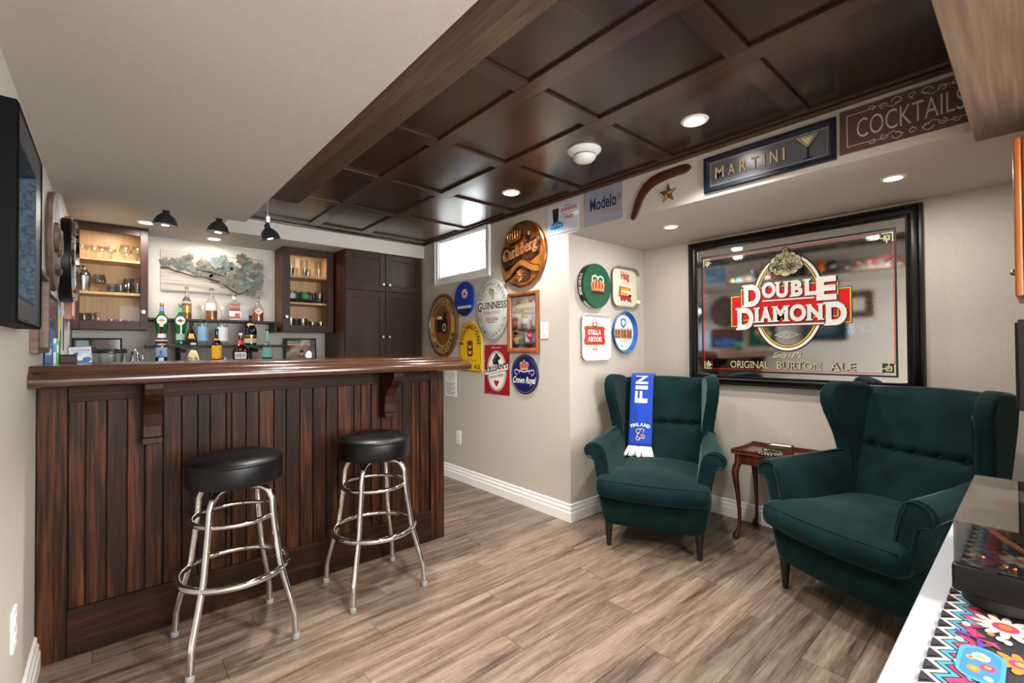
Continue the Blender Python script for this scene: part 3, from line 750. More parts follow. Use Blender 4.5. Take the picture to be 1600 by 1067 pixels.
for i in range(2*n):
    if i % 2 == 0:
        x = .5+i*st_/2; pr_.poly([(x-.012, .1125), (x+.012, .1125), (x, .1)], w0+.0014, Cc['k'])
for i in range(n): pr_.ell(.5+(i+.5)*st_, .0545, .0065, .0045, w0, Cc['y'] if i % 2 else Cc['o'], 10)
def flower(x, y, r, n, c1, c2, c3, ph=0):
    for i in range(n):
        a = 2*PI*i/n+ph; cx, cy = x+r*.62*cos(a), y+r*.62*sin(a); q = r*1.45/n+.001
        pr_.poly([(cx+(r*.40*cos(u)*cos(a)-q*sin(u)*sin(a)), cy+(r*.40*cos(u)*sin(a)+q*sin(u)*cos(a))) for u in [2*PI*k/10 for k in range(10)]], w0+.0004+.00002*i, Cc[c1])
    pr_.ell(x, y, r*.38, r*.38, w0+.0009, Cc[c2], 20); pr_.ell(x, y, r*.2, r*.2, w0+.0011, Cc[c3], 14)
def leafs(x, y, L, a, c, n=4):
    for i in range(n):
        for s in (-1, 1):
            d = L*(i+.5)/n; cx, cy = x+d*cos(a), y+d*sin(a); b = a+s*.9; q = L*.34*(1-i/n*.5)
            pr_.poly([(cx, cy), (cx+q*.5*cos(b-.25), cy+q*.5*sin(b-.25)), (cx+q*cos(b), cy+q*sin(b)), (cx+q*.5*cos(b+.25), cy+q*.5*sin(b+.25))], w0+.0006, Cc[c])
    pr_.line([(x, y), (x+L*cos(a), y+L*sin(a))], .003, w0+.0007, Cc[c])
flower(1.062, .040, .040, 12, 'w', 'p', 'o'); flower(.954, .022, .03, 9, 'o', 'p', 'y', .2); flower(.78, .03, .034, 10, 'w', 'y', 'p'); flower(1.30, -.18, .04, 11, 'p', 'y', 'w'); flower(.66, -.05, .035, 9, 'o', 'w', 'p'); flower(.86, -.12, .04, 12, 't', 'y', 'p')
flower(1.62, -.02, .04, 12, 'w', 'p', 'o'); flower(1.75, .03, .03, 9, 'p', 'o', 'y'); flower(1.85, -.08, .035, 10, 't', 'w', 'p')
leafs(1.045, -.02, .06, -.7, 'g'); leafs(1.02, .015, .05, -2.4, 'g'); leafs(.84, .0, .05, 2.8, 'g'); leafs(1.66, .04, .05, .3, 'g'); leafs(.72, .05, .04, 2.9, 't')
for x, y, a in ((.992, .068, .6), (.80, .068, -.4), (1.7, .07, .4)):          # little butterflies
    for s, c in ((-1, 'p'), (1, 'v')):
        b = a+s*.5; pr_.poly([(x, y), (x+.03*cos(b), y+.03*sin(b)), (x+.02*cos(b+.6), y+.02*sin(b+.6))], w0+.0006, Cc[c]); pr_.poly([(x, y), (x-.03*cos(b), y-.03*sin(b)), (x-.02*cos(b+.6), y-.02*sin(b+.6))], w0+.0006, Cc['p' if s > 0 else 'v'])
for x, y in ((1.015, .044), (1.01, .036), (1.03, .082), (.97, .085), (.9, .08), (.83, .05)): pr_.ell(x, y, .008, .005, w0+.0005, Cc['w'], 10)
for x, y in ((1.12, .03), (1.035, .075), (.86, .065), (.76, .075), (1.0, .0)): pr_.line([(x, y), (x+.012, y+.006), (x+.006, y-.01)], .004, w0+.0005, Cc['t'])
# blue rounded leaf-shaped motif with colourful insides
sk = rr(.865, .965, .035, .083, .023); pr_.poly([(x, y-.25*(x-.965)*0) for x, y in sk], w0+.0006, Cc['t'])
pr_.poly(rr(.872, .958, .040, .078, .018), w0+.0008, Cc['b'])
for x, y, r, c in ((.935, .060, .012, 'w'), (.91, .052, .010, 'p'), (.895, .065, .009, 'o'), (.925, .070, .006, 'y'), (.88, .05, .006, 'w')): pr_.ell(x, y, r, r*.8, w0+.001, Cc[c], 14); pr_.ell(x, y, r*.45, r*.36, w0+.0012, Cc['y' if c != 'y' else 'p'], 10)
pr_.build('floral_print', rn)

tt = thing('record_player', 'black record player with clear lid on floral runner', 'record player', (1.09, -.25, .7525))
PB = mat('#0c0b0d', .42, 0, .35, name='turntable_black'); COP = mat('#c98a5a', .22, 1, name='copper'); SMOKE = thin('#d6d2cd', .05, .03)
MB(PB).box(0, .42, 0, .354, .026, .073).build('plinth', tt, bevel=.006, seg=3)
mb = MB(mat('#28282b', .45)).box(.006, .414, .006, .348, .0732, .0745); mb.build('top_plate', tt)
for x in (.06, .36):
    for y in (.05, .30):
        MB(BLACKM).lathe([(.044, .0), (.047, .003), (.047, .02), (.043, .026)], 28, (x, y, 0)).build('foot', tt, smooth=40)
MB(STEEL).lathe([(.0001, .0745), (.148, .0745), (.15, .078), (.15, .086), (.0001, .086)], 48, (.225, .16, 0)).build('platter', tt, smooth=40)
mb = MB(mat('#09090a', .28)).lathe([(.0001, .0865), (.146, .0865), (.146, .089), (.0001, .089)], 48, (.225, .16, 0)); mb.use(mat('#b14a3a', .6)).lathe([(.0001, .0892), (.05, .0892), (.05, .0896), (.0001, .0896)], 30, (.225, .16, 0)); mb.build('record', tt, smooth=40)
mb = MB(COP).tube([(.185, .330, .100), (.15, .318, .102), (.10, .293, .100), (.055, .262, .096)], .006, 10); mb.tube([(.175, .312, .088), (.10, .278, .088), (.05, .245, .086)], .0035, 8); mb.use(BLACKM).box(.03, .058, .238, .262, .088, .098); mb.use(BLACKM).tube([(.16, .322, .0745), (.16, .322, .106)], .016, 16); mb.use(PB).tube([(.185, .331, .101), (.215, .340, .101)], .014, 14)
mb.build('tonearm', tt, smooth=60)
mb = MB(COP)
for x, y, r in ((.045, .325, .011), (.30, .33, .008), (.05, .03, .012), (.02, .285, .009)): mb.lathe([(r, .0745), (r, .082), (r*.8, .084), (.0001, .084)], 20, (x, y, 0))
mb.tube([(.18, .318, .08), (.30, .318, .082)], .003, 8)
mb.build('controls', tt, smooth=40)
mb = MB(SMOKE)
for a in ((.003, .417, .003, .351, .1435, .1465), (.003, .006, .003, .351, .0755, .1434), (.414, .417, .003, .351, .0755, .1434), (.0062, .4138, .003, .006, .0755, .1434), (.0062, .4138, .348, .351, .0755, .1434)): mb.box(*a)
mb.build('dust_cover', tt)
MB(BLACKM).box(-.001, .004, .30, .315, .07, .08).build('lid_catch', tt)

wc_ = thing('wall_cabinet', 'orange oak hanging cabinet at right edge under the beam', 'cabinet', (2.2, -.268, 1.35))
MB(OAK).box(0, .42, 0, .295, 0, .52).build('case', wc_, bevel=.004)
MB(OAK).box(-.002, .422, .296, .315, .004, .516).build('door', wc_, bevel=.006, seg=3)
MB(BRASS).ball((.36, .325, .12), .012).build('knob', wc_, smooth=80)
sp = thing('wall_speaker', 'black speaker on the wall at right edge below oak cabinet', 'speaker', (2.2, -.268, .985))
MB(BLACKM).box(0, .26, .02, .312, 0, .295).build('case', sp, bevel=.004)
MB(mat('#1b1b1d', .9)).box(.01, .25, .3125, .318, .01, .285).build('grille', sp)
MB(BLACKM).box(.1, .16, .0, .02, .1, .2).build('bracket', sp)
# ================================================================== SIGNS ON THE SIGN WALL (local x right, y up, z out)
BK, WH, RD, YL, GN = mat('#111111', .5), mat('#eceae4', .45), mat('#b5151b', .45), mat('#f0bd12', .4), mat('#0d4f35', .35)
GC = 'beer signs on the sign wall'
def S(name, label, cat, yc, zc, group=GC): return wallsign(name, label, cat, '-x', XS-.0012, yc, zc, group)
# brown oval stout sign
t = S('oval_sign', 'brown oval wooden stout sign with pint and bottle, leftmost above bar end', 'sign', 3.715, 1.412)
RIMW = wood('oval_rim_wood', '#4a2c16', '#7d5230', 'y', .4, .8, .2, .1)
mb = MB(RIMW); vs = []; fs = []; n = 56
for sc_, z in ((1, 0), (1, .018), (.97, .026), (.90, .026), (.88, .014)):
    for i in range(n): a = 2*PI*i/n; vs.append((.25*sc_*cos(a), .302*sc_*sin(a), z))
for j in range(4):
    for i in range(n): fs.append((j*n+i, j*n+(i+1) % n, (j+1)*n+(i+1) % n, (j+1)*n+i))
mb.add(vs, fs).build('rim', t, smooth=35)
mb = MB(mat('#d9b36a', .5)).ell(0, 0, .222, .268, 0, t=.015); mb.build('board', t)
mb = MB(BK); mb.ering(0, 0, .221, .267, .003, .0155, BK); mb.ering(0, 0, .145, .192, .003, .0155, BK); mb.ell(0, 0, .142, .189, .0153, mat('#8a4a16', .5))
tarc(mb, 'GUINNESS EXTRA STOUT', 0, 0, .182, .229, .052, 158, 22, .016, BK, off=.05)
tarc(mb, "ST. JAMES'S GATE DUBLIN", 0, 0, .182, .229, .052, 198, 342, .016, BK, off=.05)
mb.ell(-.183, 0, .006, .006, .016, BK, 10); mb.ell(.183, 0, .006, .006, .016, BK, 10); mb.build('printing', t)
mb = MB(BK).poly([(-.075, -.06), (-.012, -.06), (-.005, .07), (-.085, .07)], .0156, t=.012); mb.use(mat('#e8d9b4', .5)); mb.poly([(-.086, .06), (-.004, .06), (-.004, .075), (-.02, .088), (-.07, .088), (-.086, .075)], .0157, t=.014); mb.build('pint', t, bevel=.003)
mb = MB(mat('#22130b', .3)).poly([(.018, -.075), (.085, -.075), (.088, .035), (.066, .08), (.064, .135), (.04, .135), (.038, .08), (.015, .035)], .0156, t=.014); mb.use(mat('#dccfae', .5)); mb.ell(.052, -.02, .028, .04, .030, n=20); mb.use(BRASS).rect(.041, .063, .125, .145, .0296); mb.use(BK); mb.ell(.052, -.02, .016, .022, .0305, n=14); mb.build('bottle', t)
# blue round sign
t = S('round_sign', 'blue round sign with small red triangle badge, under the window', 'sign', 3.363, 1.636)
BLU = mat('#0a3da8', .25, coat=.5)
mb = MB(BLU).lathe([(.152, 0), (.155, .006), (.15, .014), (.14, .015), (.0001, .016)], 48); mb.build('disc', t, smooth=40)
mb = MB(WH); mb.ell(.012, .045, .044, .044, .0166, WH); mb.ering(.012, .045, .040, .040, .002, .017, BLU); mb.poly([(-.012, .030), (.036, .030), (.012, .072)], .0172, RD); tmid(mb, 'BASS', .012, .017, .012, .0172, RD, .035, off=.03)
mb.poly([(-.105, -.062), (.115, -.062), (.107, -.085), (-.092, -.085)], .0166, WH); tmid(mb, 'EXPORTED FROM ENGLAND', .005, -.073, .010, .017, BLU, .17)
mb.poly([(-.09, -.088), (.105, -.088), (.08, -.118), (.04, -.138), (0, -.143), (-.04, -.137), (-.07, -.118)], .0166, BK); mb.build('printing', t)
# white oval sign
t = S('oval_sign', 'white oval stout sign with harp and black lettering', 'sign', 2.968, 1.516)
CRM = mat('#dfe3da', .35)
mb = MB(CRM).ell(0, 0, .207, .250, 0, t=.014, n=56); mb.build('board', t, bevel=.004)
mb = MB(BK); mb.ering(0, 0, .2, .243, .003, .0145, BK); mb.ering(0, 0, .15, .190, .002, .0145, BK)
tarc(mb, 'TRADITIONALLY BREWED', 0, 0, .175, .216, .028, 165, 15, .0147, BK, off=.01, serif=.03)
tarc(mb, "ST. JAMES'S GATE DUBLIN", 0, 0, .175, .216, .028, 198, 342, .0147, BK, off=.01, serif=.03)
mb.rect(-.192, .192, .0, .074, .0149, CRM)
tbox(mb, 'G', -.188, -.135, -.012, .066, .0153, BK, off=.02, serif=.05); tbox(mb, 'UINNESS', -.130, .19, .004, .062, .0153, BK, off=.015, serif=.06)
tmid(mb, 'EXTRA STOUT', 0, -.028, .020, .0153, RD, .22, serif=.04); tmid(mb, 'Arthur Guinness', 0, -.075, .036, .0153, RD, .17, shear=.5); mb.rect(-.05, .05, -.108, -.104, .0153, BK)
HP = mat('#7f8f62', .5); mb.use(HP); mb.poly([(-.035, .17), (-.02, .176), (.03, .165), (.034, .15), (.024, .085), (.012, .08), (.005, .10), (-.02, .12), (-.034, .15)], .0153); mb.use(CRM)
for i in range(5): mb.line([(-.022+.009*i, .162-.002*i), (-.006+.006*i, .115-.006*i)], .0025, .0156)
for x in (-.075, .062): tmid(mb, '17' if x < 0 else '59', x, .125, .014, .0153, BK)
mb.build('printing', t)
# yellow arched sign
t = S('arched_sign', 'yellow arched bitter sign with barrel, bottom corner behind bar top', 'sign', 3.281, 1.212)
def arch(w, b, h, yc=0):
    p = [(-w, b), (w, b), (w, h)]
    for i in range(1, 18): a = PI*i/18; p.append((w*cos(a), h+w*sin(a)*1.05))
    return p+[(-w, h)]
MB(YL).poly(arch(.167, -.217, .04), 0, t=.010).build('panel', t, bevel=.002, seg=1)
mb = MB(BK); a = arch(.162, -.212, .04); mb.line(a+[a[0]], .004, .0104, BK)
tarc(mb, 'BODDINGTONS', 0, .03, .13, .145, .046, 188, -8, .0108, BK, off=.03)
tarc(mb, 'CREAM OF MANCHESTER', 0, .03, .093, .10, .010, 150, 30, .0108, mat('#c98d12', .5))
tbox(mb, 'ALE', .055, .145, -.197, -.157, .0108, BK, off=.02); tbox(mb, 'BITTER', -.14, .03, -.197, -.157, .0108, BK, off=.02)
mb.poly(rr(-.04, .04, -.09, .05, .025), .0106, BK); mb.poly(rr(-.034, .034, -.083, .043, .02), .0108, mat('#6d2c12', .5)); mb.rect(-.034, .034, -.03, -.024, .011, BK); mb.rect(-.034, .034, .005, .012, .011, BK)
for v in (-.055, -.005): mb.poly([(-.028, v+.02), (0, v+.008), (.028, v+.02), (.018, v-.012), (-.018, v-.012)], .0112, YL)
tmid(mb, 'STRANGEWAYS BREWERY', 0, -.125, .008, .0108, BK, .2); tmid(mb, 'MANCHESTER', 0, -.11, .006, .0108, BK, .07)
for s in (-1, 1):
    for i in range(16): mb.rect(s*.147-.003, s*.147+.003, -.14+.0095*i, -.136+.0095*i, .0108)
mb.build('printing', t)
# red tin sign
t = S('tin_sign', 'weathered red tin sign with white oval, horse head and black lettering', 'sign', 2.923, 1.020)
REDW = mottle('weathered_red_tin', '#8e1116', '#a81a1e', .4, 40, bump=.1)
MB(REDW).rect(-.161, .161, -.203, .203, 0, t=.003).build('plate', t, bevel=.001, seg=1)
mb = MB(WH); mb.ell(0, -.012, .125, .165, .0034, WH, 44); mb.ering(0, -.012, .120, .160, .006, .0038, BK); mb.ering(0, -.012, .108, .148, .002, .0038, BK)
hs = [(-.045, .04), (-.05, .075), (-.03, .10), (-.01, .128), (.012, .134), (.022, .118), (.048, .10), (.052, .084), (.03, .082), (.022, .07), (.035, .04)]
mb.poly(hs, .0042, BK); mb.line([(-.03, .06), (-.015, .095), (.005, .115)], .006, .0045, mat('#8b8579', .5))
mb.poly([(-.155, -.055), (.15, .0), (.15, .055), (-.155, -.002)], .0044, BK); mb.poly([(-.151, -.050), (.146, .004), (.146, .050), (-.151, -.004)], .0047, WH)
tbox(mb, "KILLIAN'S", -.145, .14, -.035, .012, .0051, BK, off=.03, serif=.05, skew=.18)
mb.poly([(-.09, -.083), (.10, -.048), (.10, -.024), (-.09, -.06)], .0049, WH); tbox(mb, 'IRISH RED', -.085, .095, -.078, -.06, .0053, BK, off=.02, skew=.18)
mb.poly([(0, -.145), (-.035, -.10), (-.02, -.085), (0, -.095), (.02, -.085), (.035, -.10)], .0048, RD); tmid(mb, 'PREMIUM QUALITY', 0, .178, .010, .004, WH, .12)
for sx in (-1, 1):
    for sy in (-1, 1): mb.ell(sx*.15, sy*.19, .004, .004, .004, STEEL, 8)
random.seed(5)
RU = mat('#5a2a18', .8); CH = mat('#d8c9b4', .7)
for i in range(46):
    e = random.random(); x = random.choice((-1, 1))*random.uniform(.125, .157) if e < .5 else random.uniform(-.155, .155); y = random.uniform(-.2, .2) if e < .5 else random.choice((-1, 1))*random.uniform(.175, .2)
    r = random.uniform(.001, .004); mb.ell(x, y, r, r*random.uniform(.5, 1.5), .0036, CH if i % 3 else RU, 6)
mb.build('printing', t)
# framed mirror sign
t = S('framed_mirror', 'small wood-framed bar mirror reflecting bottles, left of light switch', 'mirror', 2.590, 1.392)
frame_parts(t, .345, .462, [(0, 0), (0, .022), (.006, .028), (.02, .026), (.03, .018), (.034, .006), (.034, 0)], wood('mirror_frame_pine', '#7a3e1b', '#a8642f', 'y', .35, .8, .2, .1))
MB(MIRROR).rect(-.14, .14, -.199, .199, .003, t=.003).build('mirror_glass', t)
mb = MB(RD); mb.rring(-.139, .139, -.198, .198, .004, .0065, mat('#a0161a', .4))
tbox(mb, "Seagram's", -.10, .125, .075, .125, .0067, GOLD, off=.005); tbox(mb, 'V.O.', -.02, .05, .03, .07, .0067, GOLD)
tbox(mb, 'Canadian', -.125, -.01, -.13, -.095, .0067, GOLD, shear=.3, skew=.3); tbox(mb, 'Whisky', -.115, .0, -.155, -.125, .0067, mat('#e0c070', .4), shear=.3, skew=.3)
mb.ell(.07, -.10, .034, .034, .0066, mat('#a3121f', .4), 24); tmid(mb, 'VO', .07, -.10, .022, .007, WH, .04)
mb.poly([(-.015, .15), (.0, .185), (.015, .15), (.02, .137), (-.02, .137)], .0067, GOLD); mb.poly([(-.07, .14), (-.035, .15), (-.04, .16), (-.075, .155)], .0067, RD); mb.poly([(.06, .155), (.1, .155), (.1, .165), (.06, .165)], .0067, RD)
mb.build('mirror_printing', t)
# crown sign
t = S('round_sign', 'navy blue round sign with red crown on cushion and white script', 'sign', 2.58, .995)
NV = mat('#131c57', .35, coat=.3)
MB(NV).lathe([(.150, 0), (.151, .005), (.147, .01), (.0001, .0105)], 48).build('disc', t, smooth=40)
mb = MB(BK); mb.ering(0, 0, .149, .149, .004, .0112, BK); mb.ering(0, 0, .140, .140, .0025, .0112, mat('#8e93a8', .4))
def crown(mb, cx, cy, w, h, z, c1, c2, c3):
    mb.poly([(cx-w*.42, cy-h*.38), (cx+w*.42, cy-h*.38), (cx+w*.5, cy+h*.12), (cx+w*.32, cy+h*.34), (cx, cy+h*.22), (cx-w*.32, cy+h*.34), (cx-w*.5, cy+h*.12)], z, c1)
    mb.rect(cx-w*.43, cx+w*.43, cy-h*.5, cy-h*.3, z+.0002, c2)
    for k in (-.38, -.2, 0, .2, .38):
        mb.line([(cx+k*w, cy-h*.3), (cx+k*w*1.25, cy+h*.1), (cx+k*w*.8, cy+h*.38*(1-abs(k))+.02*h)], w*.04, z+.0004, c3); mb.ell(cx+k*w*.95, cy+h*(.38-.3*abs(k)), w*.04, w*.04, z+.0006, c3, 8)
    mb.ell(cx, cy+h*.42, w*.06, w*.06, z+.0006, c3, 10); mb.line([(cx, cy+h*.42), (cx, cy+h*.56)], w*.04, z+.0006, c3); mb.line([(cx-w*.05, cy+h*.5), (cx+w*.05, cy+h*.5)], w*.03, z+.0008, c3)
crown(mb, 0, .07, .10, .075, .0113, mat('#b01722', .4), mat('#c9a54e', .4), mat('#e8d9b0', .4))
SL = mat('#c9ccd6', .4)
mb.line([(-.10, .035), (-.06, .028), (0, .018), (.06, .028), (.10, .035)], .009, .0115, SL)
for s in (-1, 1): mb.line([(s*.10, .038), (s*.112, .02), (s*.10, .0), (s*.085, -.008), (s*.08, .008)], .005, .0116, SL); mb.line([(s*.06, .025), (s*.055, .005)], .006, .0116, SL)
tbox(mb, 'Crown Royal', -.128, .128, -.085, -.018, .0116, WH, off=.02, shear=.35)
mb.build('printing', t)
# copper relief sign
t = S('relief_sign', 'round copper coloured relief sign with crown and ribbon, by window', 'sign', 2.586, 1.914)
CU = mottle('aged_copper', '#5f2f14', '#b8772f', .3, 9, .55, lo=.35, hi=.62, bump=.2, coat=.3); CUD = mottle('dark_copper', '#1e0f0a', '#5d3620', .35, 20, .4, bump=.2); CUL = mottle('bright_copper', '#9a5f35', '#c08a5c', .32, 30, .5, bump=.1)
MB(CU).lathe([(.252, 0), (.256, .008), (.250, .022), (.240, .028), (.232, .022), (.0001, .022)], 56).build('disc', t, smooth=35)
MB(CUD).poly([(-.235, .04), (-.19, .085), (-.1, .06), (.0, .075), (.12, .10), (.19, .11), (.205, .06), (.195, -.02), (.10, -.06), (.0, -.03), (-.1, -.075), (-.19, -.11), (-.225, -.05)], .022, t=.012).build('banner', t, bevel=.005)
mb = MB(CUL); tbox(mb, 'Carlsberg', -.20, .19, -.075, .045, .036, CUL, off=.025, ext=.012, skew=.17); mb.build('lettering', t)
rb = [(-.19+.038*i, -.175+.07*math.exp(-((i-5.2)/3.2)**2)*1.5+(.03 if i > 7 else 0)*(i-7)/3) for i in range(11)]
mb = MB(CUD); top = [(x, y+.022) for x, y in rb]; bot = [(x, y-.022) for x, y in rb]
for (a, b), (c, d) in zip(zip(rb, rb[1:]), zip(rb, rb[1:])):
    mb.prism([(a[0], a[1]-.03), (b[0], b[1]-.03), (b[0], b[1]+.03), (a[0], a[1]+.03)], .022, .03)
mb.use(CU)
for a, b in zip(rb, rb[1:]): mb.prism([(a[0], a[1]-.021), (b[0], b[1]-.021), (b[0], b[1]+.021), (a[0], a[1]+.021)], .030, .042)
mb.build('ribbon', t)
mb = MB(CUD); mb.poly([(-.125, .075), (-.02, .095), (.015, .13), (.01, .19), (-.06, .215), (-.14, .18), (-.155, .12)], .022, t=.012); mb.use(CU)
for i in range(6): x = -.135+.026*i; mb.tube([(x, .105+.006*i, .04), (x-.008+.004*i, .15, .046), (x+.005, .178+.004*i-.004*abs(i-2.5), .04)], .007, 6)
mb.tube([(-.14, .10, .04), (-.06, .105, .046), (.005, .13, .04)], .010, 6)
for i in range(6): mb.ball((-.135+.027*i, .187-.004*abs(i-2.5)*2, .044), .010, 8, 6)
mb.build('crown', t, smooth=50)
mb = MB(CUD); mb.ell(.075, .13, .03, .035, .022, CUD, 16, t=.010); mb.ball((.08, .135, .034), .016, 8, 6)
for i in range(5): mb.use(CUL).tube([(.065+.007*i, .125, .034), (.06+.01*i, .155, .036)], .004, 5)
mb.build('small_emblem', t, smooth=50)
mb = MB(CUD); mb.ell(.02, -.165, .075, .055, .022, CUD, 20, t=.006)
for i in range(11): a = 2*PI*i/11; mb.use(CUL).tube([(-.01+.01*cos(a), -.165+.01*sin(a), .034), (-.01+.045*cos(a), -.165+.045*sin(a), .036)], .0055, 6)
mb.ball((-.01, -.165, .036), .012, 8, 6)
mb.build('hop_flower', t, smooth=50)
# warning notice behind the bar end
t = S('notice_sign', 'white notice with red heading behind the right end of bar', 'sign', 3.60, .89, None)
MB(WH).rect(-.09, .09, -.14, .14, 0, t=.004).build('plate', t)
mb = MB(RD); tbox(mb, 'WARNING', -.08, .08, .10, .128, .0045, RD, off=.03)
for i, (s, w_) in enumerate((('IF YOU HAVE TO', .13), ('DRINK TO FORGET', .15), ('PLEASE PAY IN', .12), ('ADVANCE', .07))): tmid(mb, s, 0, .08-.022*i, .010, .0045, BK, w_)
for i in range(8): mb.rect(-.075, .075-.03*(i % 3), -.02-.014*i, -.016-.014*i, .0045, mat('#555555', .6))
mb.build('printing', t)

# soffit row over the nook
GS = 'signs on the soffit above the nook'
t = S('tin_sign', 'white tin sign with blue tortoise carrying a pint', 'sign', 2.178, 2.106, GS)
WT = mat('#c3c9d6', .3, coat=.2)
MB(WT).poly(rr(-.145, .145, -.103, .103, .012), 0, t=.003).build('plate', t, bevel=.001, seg=1)
mb = MB(BK); mb.poly([(-.098, .035), (-.04, .035), (-.048, -.04), (-.088, -.04)], .0034, BK, t=0); mb.poly([(-.1, .08), (-.038, .08), (-.04, .035), (-.098, .035)], .0035, BK); mb.rect(-.1, -.038, .078, .084, .0037, mat('#d8cfae', .5))
TB = mat('#2a78b8', .4); TL = mat('#7fc4e4', .4)
mb.poly([(-.125, -.062), (-.12, -.04), (-.095, -.022), (-.06, -.014), (-.02, -.022), (.005, -.045), (.0, -.06), (-.06, -.07)], .0036, TB)
for x, y in ((-.105, -.045), (-.075, -.04), (-.045, -.04), (-.02, -.047)): mb.ell(x, y, .011, .009, .0039, TL, 8)
for x in (-.11, -.075, -.035, -.005): mb.ell(x, -.073, .015, .010, .0035, TL, 10)
mb.ell(-.13, -.08, .012, .010, .0038, TL, 12); mb.line([(.0, -.05), (.02, -.035), (.022, -.02)], .010, .0037, TL); mb.ell(.024, -.012, .010, .010, .0039, TL, 10)
tmid(mb, 'Have a', .05, .083, .018, .0036, BK, .07); tbox(mb, 'GUINNESS', -.018, .128, .043, .068, .0036, RD, off=.03, serif=.04); tmid(mb, "when you're", .055, .024, .016, .0036, RD, .11); tmid(mb, 'TIRED', .055, -.003, .022, .0036, RD, .085, off=.02)
mb.build('printing', t)
t = S('tin_sign', 'pale metallic tin sign with dark beer name, left of boomerang', 'sign', 1.830, 2.110, GS)
MB(mat('#a3a8b6', .4, .3)).poly(rr(-.152, .152, -.112, .112, .006), 0, t=.003).build('plate', t, bevel=.001, seg=1)
mb = MB(BK); tbox(mb, 'Modelo', -.105, .105, -.02, .062, .0035, mat('#16244c', .4), off=.02); OR_ = mat('#b9825a', .5)
tbox(mb, 'Especial', .0, .13, -.042, -.02, .0036, OR_, shear=.3, skew=.1); mb.rect(-.03, .14, -.05, -.046, .0036, OR_); mb.rect(-.145, -.06, -.056, -.05, .0036, mat('#c7a183', .5))
mb.ering(.125, .03, .014, .022, .005, .0036, mat('#a06058', .5), 16); mb.ell(.125, .03, .007, .012, .0037, mat('#a06058', .5), 10); tarc(mb, 'CERVECERIA', -.02, .04, .06, .045, .009, 150, 30, .0036, mat('#6c7080', .5))
for sx in (-1, 1):
    for sy in (-1, 1): mb.ell(sx*.143, sy*.10, .003, .003, .0036, BK, 8)
mb.build('printing', t)
BOOM = wood('boomerang_wood', '#33140d', '#5a2a1c', 'x', .35, .9, .3, .1)
bo = thing('boomerang', 'dark wooden boomerang above the brass star', 'boomerang', (XS-.001, 1.42, 2.1), (PI/2, 0, -PI/2))
C_ = [(-.182, -.125), (-.165, -.09), (-.14, -.03), (-.115, .01), (-.085, .04), (-.045, .062), (0, .072), (.05, .077), (.10, .079), (.15, .079), (.175, .078)]
wd = [.017, .022, .026, .028, .030, .031, .030, .027, .026, .026, .02]
L_, R_ = [], []
for i, (x, y) in enumerate(C_):
    a = C_[max(0, i-1)]; b = C_[min(len(C_)-1, i+1)]; d = math.hypot(b[0]-a[0], b[1]-a[1]); nx_, ny_ = -(b[1]-a[1])/d, (b[0]-a[0])/d
    L_.append((x+nx_*wd[i], y+ny_*wd[i])); R_.append((x-nx_*wd[i], y-ny_*wd[i]))
pts = L_+[(.188, .085), (.191, .078), (.188, .070)]+R_[::-1]+[(-.188, -.136), (-.194, -.130)]
o = MB(BOOM).prism(pts, 0, .012).build('blade', bo, bevel=.004, seg=3)
sr = S('star_ornament', 'small brass star on the soffit below the boomerang', 'ornament', 1.374, 2.072, None)
def star(r1, r2, z0, z1, m):
    o_ = [((r1 if i % 2 == 0 else r2)*sin(PI*i/5), (r1 if i % 2 == 0 else r2)*cos(PI*i/5)) for i in range(10)]
    vs = [(x, y, z0) for x, y in o_]+[(0, 0, z1)]; return MB(m).add(vs, [(i, (i+1) % 10, 10) for i in range(10)]+[tuple(range(10))])
star(.058, .024, 0, .008, BLACKM).build('backing', sr); star(.052, .021, .003, .017, mat('#c2a063', .25, 1)).build('star', sr); MB(BRASS).ering(0, 0, .012, .012, .003, .0165, BRASS, 16).build('centre_ring', sr)
t = S('martini_sign', 'long black-framed glossy martini sign on the soffit', 'sign', .862, 2.103, GS)
frame_parts(t, .592, .186, [(0, 0), (0, .014), (.005, .019), (.018, .019), (.024, .012), (.026, .004), (.026, 0)], mat('#151d2b', .3))
MB(mat('#7c8189', .25, .6)).rect(-.272, .272, -.069, .069, .001, t=.003).build('panel', t)
mb = MB(GOLD); mb.rring(-.262, .262, -.06, .06, .0015, .0045, mat('#aab0b8', .3))
for dx, dy, z, m_ in ((.004, -.004, .0046, BK), (0, 0, .0052, mat('#c9b98c', .4))):
    x = -.238
    for c in 'MARTINI':
        w_ = {'M': .045, 'I': .008, 'N': .034}.get(c, .034); tbox(mb, c, x+dx, x+w_+dx, -.029+dy, .029+dy, z, m_, off=.012); x += w_+.022
    mb.line([(.145+dx, .048+dy), (.225+dx, .048+dy), (.185+dx, .0+dy), (.145+dx, .048+dy)], .004, z, BK if z < .005 else m_)
    mb.line([(.185+dx, .0+dy), (.185+dx, -.048+dy)], .006, z, BK); mb.line([(.165+dx, -.05+dy), (.205+dx, -.05+dy)], .004, z, BK)
mb.poly([(.156, .043), (.214, .043), (.185, .008)], .0050, mat('#d9cda4', .3)); mb.line([(.195, .03), (.235, .052)], .002, .0056, BK); mb.build('lettering', t)
t = S('cocktails_sign', 'brown cocktails board with pale scrollwork, partly behind the beam', 'sign', .315, 2.115, GS)
BR_ = mat('#5a3e35', .6); PALE = mat('#b9b4b6', .6)
MB(BR_).rect(-.238, .238, -.093, .093, 0, t=.008).build('board', t, bevel=.002, seg=1)
mb = MB(PALE); tbox(mb, 'COCKTAILS', -.178, .15, -.040, .040, .0085, PALE, off=-.005)
mb.line([(-.14, .066), (-.212, .066), (-.212, -.066), (-.14, -.066)], .003, .0085, PALE); mb.line([(.14, .066), (.212, .066), (.212, -.066), (.14, -.066)], .003, .0085, PALE)
